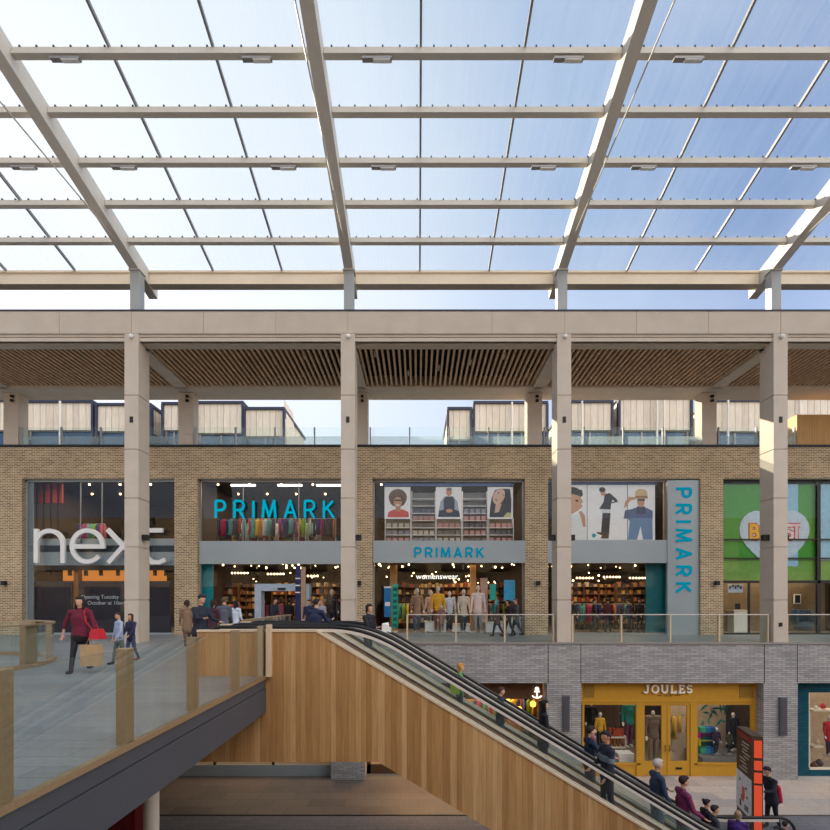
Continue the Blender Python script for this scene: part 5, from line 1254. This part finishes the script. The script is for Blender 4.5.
# children
y = 12.5; person('person', 'child in pale grey top with dark ponytail looking left by the glass balustrade', at(119, y), y, 0, 1.29, LEFT+.9, top=(166, 176, 200), legs=(96, 104, 96), hair=(44, 32, 28), hs='tail', stride=12, arms=((5, 14, 10), (8, 10, 25)))
y = 13.1; person('person', 'child in navy top with brown hair behind the pale grey one', at(131, y), y, 0, 1.24, LEFT+1.2, top=(44, 44, 72), legs=(70, 80, 110), hair=(70, 44, 34), hs='long', stride=10, shoes=(150, 90, 60), arms=((10, 8, 20), (20, 8, 30)))
# people at the head of the escalator
y = 12.4; person('person', 'man in dark jacket and cap stepping to the escalator head', at(200, y), y, 0, 1.72, RIGHT-.5, top=(38, 42, 56), legs=(40, 40, 50), hair=(60, 50, 46), hs='short', hat=(44, 40, 46), stride=10, arms=((40, 8, 50), (30, 8, 45)), fat=1.2, coat=.03, lean=4)
y = 17.2; person('person', 'person in tan coat walking left in front of the brick pier', at(187, y), y, 0, 1.6, AWAY+.6, top=(132, 104, 80), legs=(96, 70, 54), hair=(60, 42, 34), hs='bob', stride=12, coat=.12)
y = 14.6; person('person', 'woman in maroon coat with dark hair left of the shop entrance', at(213, y), y, 0, 1.6, AWAY-.4, top=(66, 34, 44), legs=(36, 34, 40), hair=(44, 28, 28), hs='bob', stride=8, coat=.1)
y = 16.2; person('person', 'person in grey coat seen from behind near the shop entrance', at(224, y), y, 0, 1.68, AWAY+.1, top=(84, 88, 100), legs=(44, 44, 56), hair=(90, 74, 64), hs='short', stride=8, coat=.08)
y = 18.0; person('person', 'woman with black hair, white top and blue jeans walking to the entrance', at(236, y), y, 0, 1.58, AWAY-.5, top=(206, 212, 222), legs=(90, 120, 160), hair=(24, 20, 22), hs='long', stride=12)
y = 12.5; person('person', 'man in navy jacket standing at the top of the far escalator', at(316, y), y, 0, 1.62, AWAY-.5, top=(36, 46, 74), legs=(40, 40, 52), hair=(40, 30, 28), hs='short', stride=6, fat=1.15, arms=((35, 8, 60), (20, 8, 50)), coat=.03)
y = 15.5; 
y = 19.8; person('person', 'fair-haired woman in pale top behind the man in navy jacket', at(322, y), y, 0, 1.62, LEFT+.9, top=(176, 170, 176), legs=(70, 70, 86), hair=(156, 116, 84), hs='bob', stride=8)
y = 21.3; person('person', 'shopper in dark clothes waiting by the right post of the entrance portal', at(309, 20.4), 20.4, 0, 1.6, CAM, top=(40, 44, 70), legs=(30, 30, 38), hair=(40, 30, 26), stride=6)
random.seed(21)
for k, (u, y, c, lb) in enumerate(((264, 24.6, (120, 30, 44), 'dark red top inside the entrance portal'), (272, 22.3, (44, 50, 62), 'dark grey coat stooping into the entrance portal'), (281, 24.2, (170, 90, 110), 'pink skirt in the middle of the entrance portal'), (289, 23.9, (34, 32, 36), 'black outfit inside the entrance portal, right of middle'), (297, 24.7, (130, 90, 64), 'brown coat behind the glass door leaf'))):
    person('person', 'shopper in '+lb, at(u, y), y, 0, 1.62+.05*(k % 3), CAM+k*1.1, top=c, legs=(34, 34, 42), hair=[(60, 44, 34), (40, 34, 32), (90, 66, 44), (30, 26, 26), (150, 120, 80)][k], hs=['bob', 'short', 'long', 'short', 'bob'][k], hi=False, lean=14 if k == 1 else 0, coat=.08 if k in (1, 4) else 0)
for k, (u, y, hgt, c, c2, lb) in enumerate(((497, 22.2, 1.6, (92, 66, 60), (20, 150, 150), 'person with teal head scarf and brown coat passing the mannequin window'), (508.5, 22.0, 1.6, (26, 26, 30), (40, 30, 30), 'person in black walking left past the mannequin window'), (516, 22.3, 1.66, (70, 72, 84), (110, 60, 56), 'person in grey coat behind the one in black'))):
    person('person', lb, at(u, y), y, 0, hgt, LEFT+.2, top=c, legs=(36, 36, 42), hair=c2, hs='bob' if k != 2 else 'short', stride=13, hi=False, coat=.1 if k != 1 else 0, scarf=(20, 150, 150) if k == 0 else None)
for k, (u, y) in enumerate(((572, 24.4), (594, 24.8), (608, 25.0), (629, 24.5), (640, 24.9), (652, 24.4))):
    person('person', 'shopper standing inside the downward lettered shopfront, %s' % ['at the far left', 'left of centre', 'near the centre', 'right of centre', 'second from right', 'next to the teal screen'][k], at(u, y), y, 0, 1.6+.04*(k % 3), k*1.3, top=[(40, 34, 36), (60, 44, 40), (90, 40, 40), (50, 56, 80), (30, 30, 34), (120, 90, 70)][k], legs=(30, 30, 36), hair=(50, 36, 30), hi=False, stride=6)
# riders on the far escalator
YR = 12.5
def ride(u, v, label, yy=YR, **k):
    x = at(u, yy); z = GZ+.04 if x > 7.12 else (-.2*(math.floor((x+1.38)/.3333)+.5) if x > -1.38 else 0)
    z = max(z, GZ+.04)
    h_ = PZ(v, yy)-z
    return person('person', label, x, yy, z, h_/.996, k.pop('rz', RIGHT), **k)
w1, hn = ride(368.5, 605, 'woman in black with brown bob holding white papers at the escalator top', top=(30, 30, 36), legs=(66, 74, 70), hair=(48, 30, 26), hs='bob', stride=3, arms=((24, 4, 66), (20, 4, 70)), rz=RIGHT-.5)
hm = (hn[0]+hn[1])/2
t = thing('paper_sheaf', 'crumpled white papers held by the woman at the escalator top', 'papers', tuple(hm)); MB().hexa([(hm.x+.0, hm.y-.1, hm.z-.12), (hm.x+.16, hm.y-.12, hm.z-.1), (hm.x+.2, hm.y+.1, hm.z-.08), (hm.x+.02, hm.y+.1, hm.z-.12), (hm.x+.02, hm.y-.12, hm.z+.1), (hm.x+.18, hm.y-.1, hm.z+.06), (hm.x+.16, hm.y+.08, hm.z+.12), (hm.x+.0, hm.y+.1, hm.z+.08)]).build('paper', M['white'], t)
MB().box(hm.x+.17, hm.x+.23, hm.y-.06, hm.y+.04, hm.z-.12, hm.z-.0).build('folded_corner', M['white'], t)
ride(460, 664, 'blonde person in green top with lime bag riding down the escalator', top=(90, 150, 80), legs=(60, 66, 84), hair=(196, 140, 66), hs='bob', stride=3, arms=((14, 8, 20), (20, 10, 20)), fat=.95)
carrier('lime green bag carried on the far escalator by the blonde rider', at(455, 12.22), 12.22, PZ(694, 12.22), .22, .34, .1, (176, 206, 60))
ride(500.5, 688, 'person in navy coat riding down below the blonde rider', top=(30, 40, 62), legs=(44, 72, 96), hair=(70, 46, 40), hs='short', stride=3, coat=.05)
ride(543.5, 701, 'woman with long black hair and black coat on the escalator', top=(28, 27, 32), legs=(72, 56, 62), hair=(22, 18, 20), hs='long', stride=3, coat=.1, arms=((8, 6, 20), (12, 8, 30)))
ride(590, 727, 'woman in navy coat and scarf turned to the man in striped jacket', top=(28, 40, 62), legs=(90, 62, 62), hair=(46, 30, 28), hs='short', stride=3, arms=((30, 30, 50), (20, 10, 60)), scarf=(150, 104, 110), rz=RIGHT+.1)
yn = 11.2; x = at(607, yn)
person('person', 'man in grey and navy striped jacket leaning on the near escalator rail', x, yn, -.2*(math.floor((x+1.38)/.3333)+.5), 1.95, LEFT+.1, top=(34, 36, 50), legs=(42, 42, 48), hair=(36, 26, 26), skin=(196, 140, 104), hs='short', stride=4, arms=((8, 8, 40), (10, 10, 20)), top2=(104, 112, 122), turn=10, fat=1.05)
ride(657, 760, 'grey-haired man in blue jacket looking down the far escalator', top=(44, 58, 82), legs=(110, 126, 146), hair=(186, 178, 168), hs='short', stride=3, fat=1.12, arms=((10, 8, 20), (25, 8, 40)))
ride(683, 777, 'person in plum hooded jacket with hand on the escalator rail', top=(120, 44, 84), legs=(104, 108, 114), hair=(48, 32, 28), hs='short', stride=3, fat=1.12, arms=((16, 10, 40), (22, 8, 30)))
ride(706, 800, 'person with black hair and headphones low on the escalator', yy=12.75, top=(26, 26, 32), legs=(40, 40, 48), hair=(24, 20, 22), hs='bun', stride=3)
ride(714, 806, 'person in grey jacket just in front of the black-haired rider', yy=12.25, top=(58, 56, 66), legs=(40, 40, 48), hair=(48, 32, 28), hs='short', stride=3, rz=RIGHT-.2)
ride(738, 812, 'person in purple coat with fair hair at the escalator foot', yy=12.3, top=(66, 36, 108), legs=(40, 40, 48), hair=(150, 124, 100), hs='bob', stride=3, fat=1.3, rz=AWAY-.6)
ride(785, 822, 'dark-haired person at the far end of the escalator landing', yy=12.2, top=(50, 44, 50), legs=(40, 40, 48), hair=(44, 28, 24), hs='short', stride=4, rz=RIGHT)
y = 14.7; tm, hn = person('person', 'man in navy coat and dark cap leaning over beside the wayfinding totem', at(771.5, y), y, GZ, 1.78, LEFT+.2, top=(32, 34, 50), legs=(26, 26, 36), hair=(40, 32, 30), hs='short', hat=(30, 26, 44), stride=6, fat=1.1, lean=10, arms=((36, 8, 62), (30, 8, 60)), coat=.04)
t = thing('rucksack', 'crimson rucksack on the back of the man by the totem', 'bag', (at(778, y), y, GZ+.9))
x = at(777.5, y); q = MB().limb((x, y-.02, GZ+.86), (x-.03, y-.02, GZ+1.18), .13, .11, .8, 1.2)
o = bpy.data.objects.new('bag_body', bake(q, 'bag_body', mat((176, 24, 50), .7), .014, 1)); col.objects.link(o); o.parent = t; o.location = (-t.location.x, -t.location.y, -t.location.z)
MB().tube([(x-.08, y-.12, GZ+1.26), (x-.16, y-.13, GZ+1.34), (x-.26, y-.14, GZ+1.28)], .02, 6).build('strap', mat((120, 20, 40), .7), t)

# ================================================================== MANNEQUINS
def mannequin(label, u, v, Y, z, top, legs, group, rz=0, skin=(222, 204, 190), head=True, h=None, **k):
    h_ = h or (PZ(v, Y)-z)
    B(PX(u, Y)-.16, PX(u, Y)+.16, Y-.16, Y+.16, z, z+.02)
    t, hn = person('mannequin', label, PX(u, Y), Y, z+.02, h_, rz, top=top, legs=legs, hair=skin, skin=skin, hs=None, stride=3, cat='mannequin', group=group, hi=False, arms=((4, 10, 15), (-4, 12, 20)), bare_feet=True, head=head, **k)
    B(-.17, .17, -.15, .15, -.02, 0).build('base', M['inox'], t, local=True)
G1 = 'mannequins of the middle shopfront'
for k, (u, v, tp, lg, lb, hx) in enumerate(((417, 589, (150, 116, 92), (70, 84, 110), 'mannequin in brown jacket and jeans, leftmost in the middle shopfront', None), (431, 591, (214, 170, 146), (70, 66, 72), 'mannequin in peach top and dark trousers, second in the middle shopfront', None),
    (438, 587, (226, 166, 50), (150, 60, 40), 'mannequin in golden yellow jumper in the middle shopfront', None), (449.5, 592, (206, 210, 216), (34, 34, 40), 'mannequin in white top and black trousers in the middle shopfront', None), (463.5, 590, (216, 196, 176), (40, 46, 56), 'mannequin in cream coat right of centre in the middle shopfront', None), (478, 586, (232, 208, 204), (150, 158, 160), 'mannequin in pale pink coat in front of the pink panel', None))):
    mannequin(lb, u, v, 23.75+.25*(k % 2), .06 if k else .06, tp, lg, G1, rz=[.2, -.3, .1, 0, .3, -.1][k], coat=.06 if k in (0, 4, 5) else 0)
t = None
mannequin('seated looking low mannequin in dusty pink dress in the middle shopfront', 441.5, 606, 23.5, .06, (150, 108, 100), (150, 108, 100), G1, coat=.15)
G2 = 'mannequins of the mustard shopfront'
zz = GZ+.7
for u, v, y_, z_, tp, lg, lb, hd_ in ((600, 713, 19.5, GZ+.95, (210, 160, 40), (34, 34, 44), 'white-headed mannequin in yellow top, left mustard window', True), (591, 706, 20.0, GZ+.95, (26, 26, 32), (30, 30, 36), 'headless mannequin in black, far left of the mustard shop', False), (629, 703, 20.2, GZ+.75, (30, 140, 130), (110, 60, 84), 'mannequin in green jacket at the right of the left mustard window', False),
    (653, 714, 20.0, GZ+.1, (124, 110, 96), (150, 130, 112), 'mannequin in a grey dress behind the left mustard door', False), (716.5, 728, 19.6, GZ+.64, (46, 30, 56), (34, 34, 46), 'white-headed child mannequin in plum coat, right mustard window', True), (729, 734, 19.6, GZ+.64, (70, 62, 40), (30, 32, 44), 'child mannequin in olive jacket and cream shirt, right mustard window', False), (733, 713, 20.1, GZ+.64, (40, 36, 52), (34, 34, 46), 'taller mannequin in navy at the back of the right mustard window', True)):
    mannequin(lb, u, v, y_, z_, tp, lg, G2, skin=(236, 230, 222), head=hd_, h=None if hd_ else (PZ(v, y_)-z_)/.87)
mannequin('mannequin in red tartan dress in the teal tiled window', 829, 716, 19.9, GZ+.5, (196, 30, 40), (60, 40, 60), 'mannequins of the teal shop', coat=.08)
mannequin('mannequin in dark dress standing behind the entrance glass at right', 332, 590, 24.4, .03, (60, 50, 60), (40, 40, 50), 'mannequins inside the portal shop')
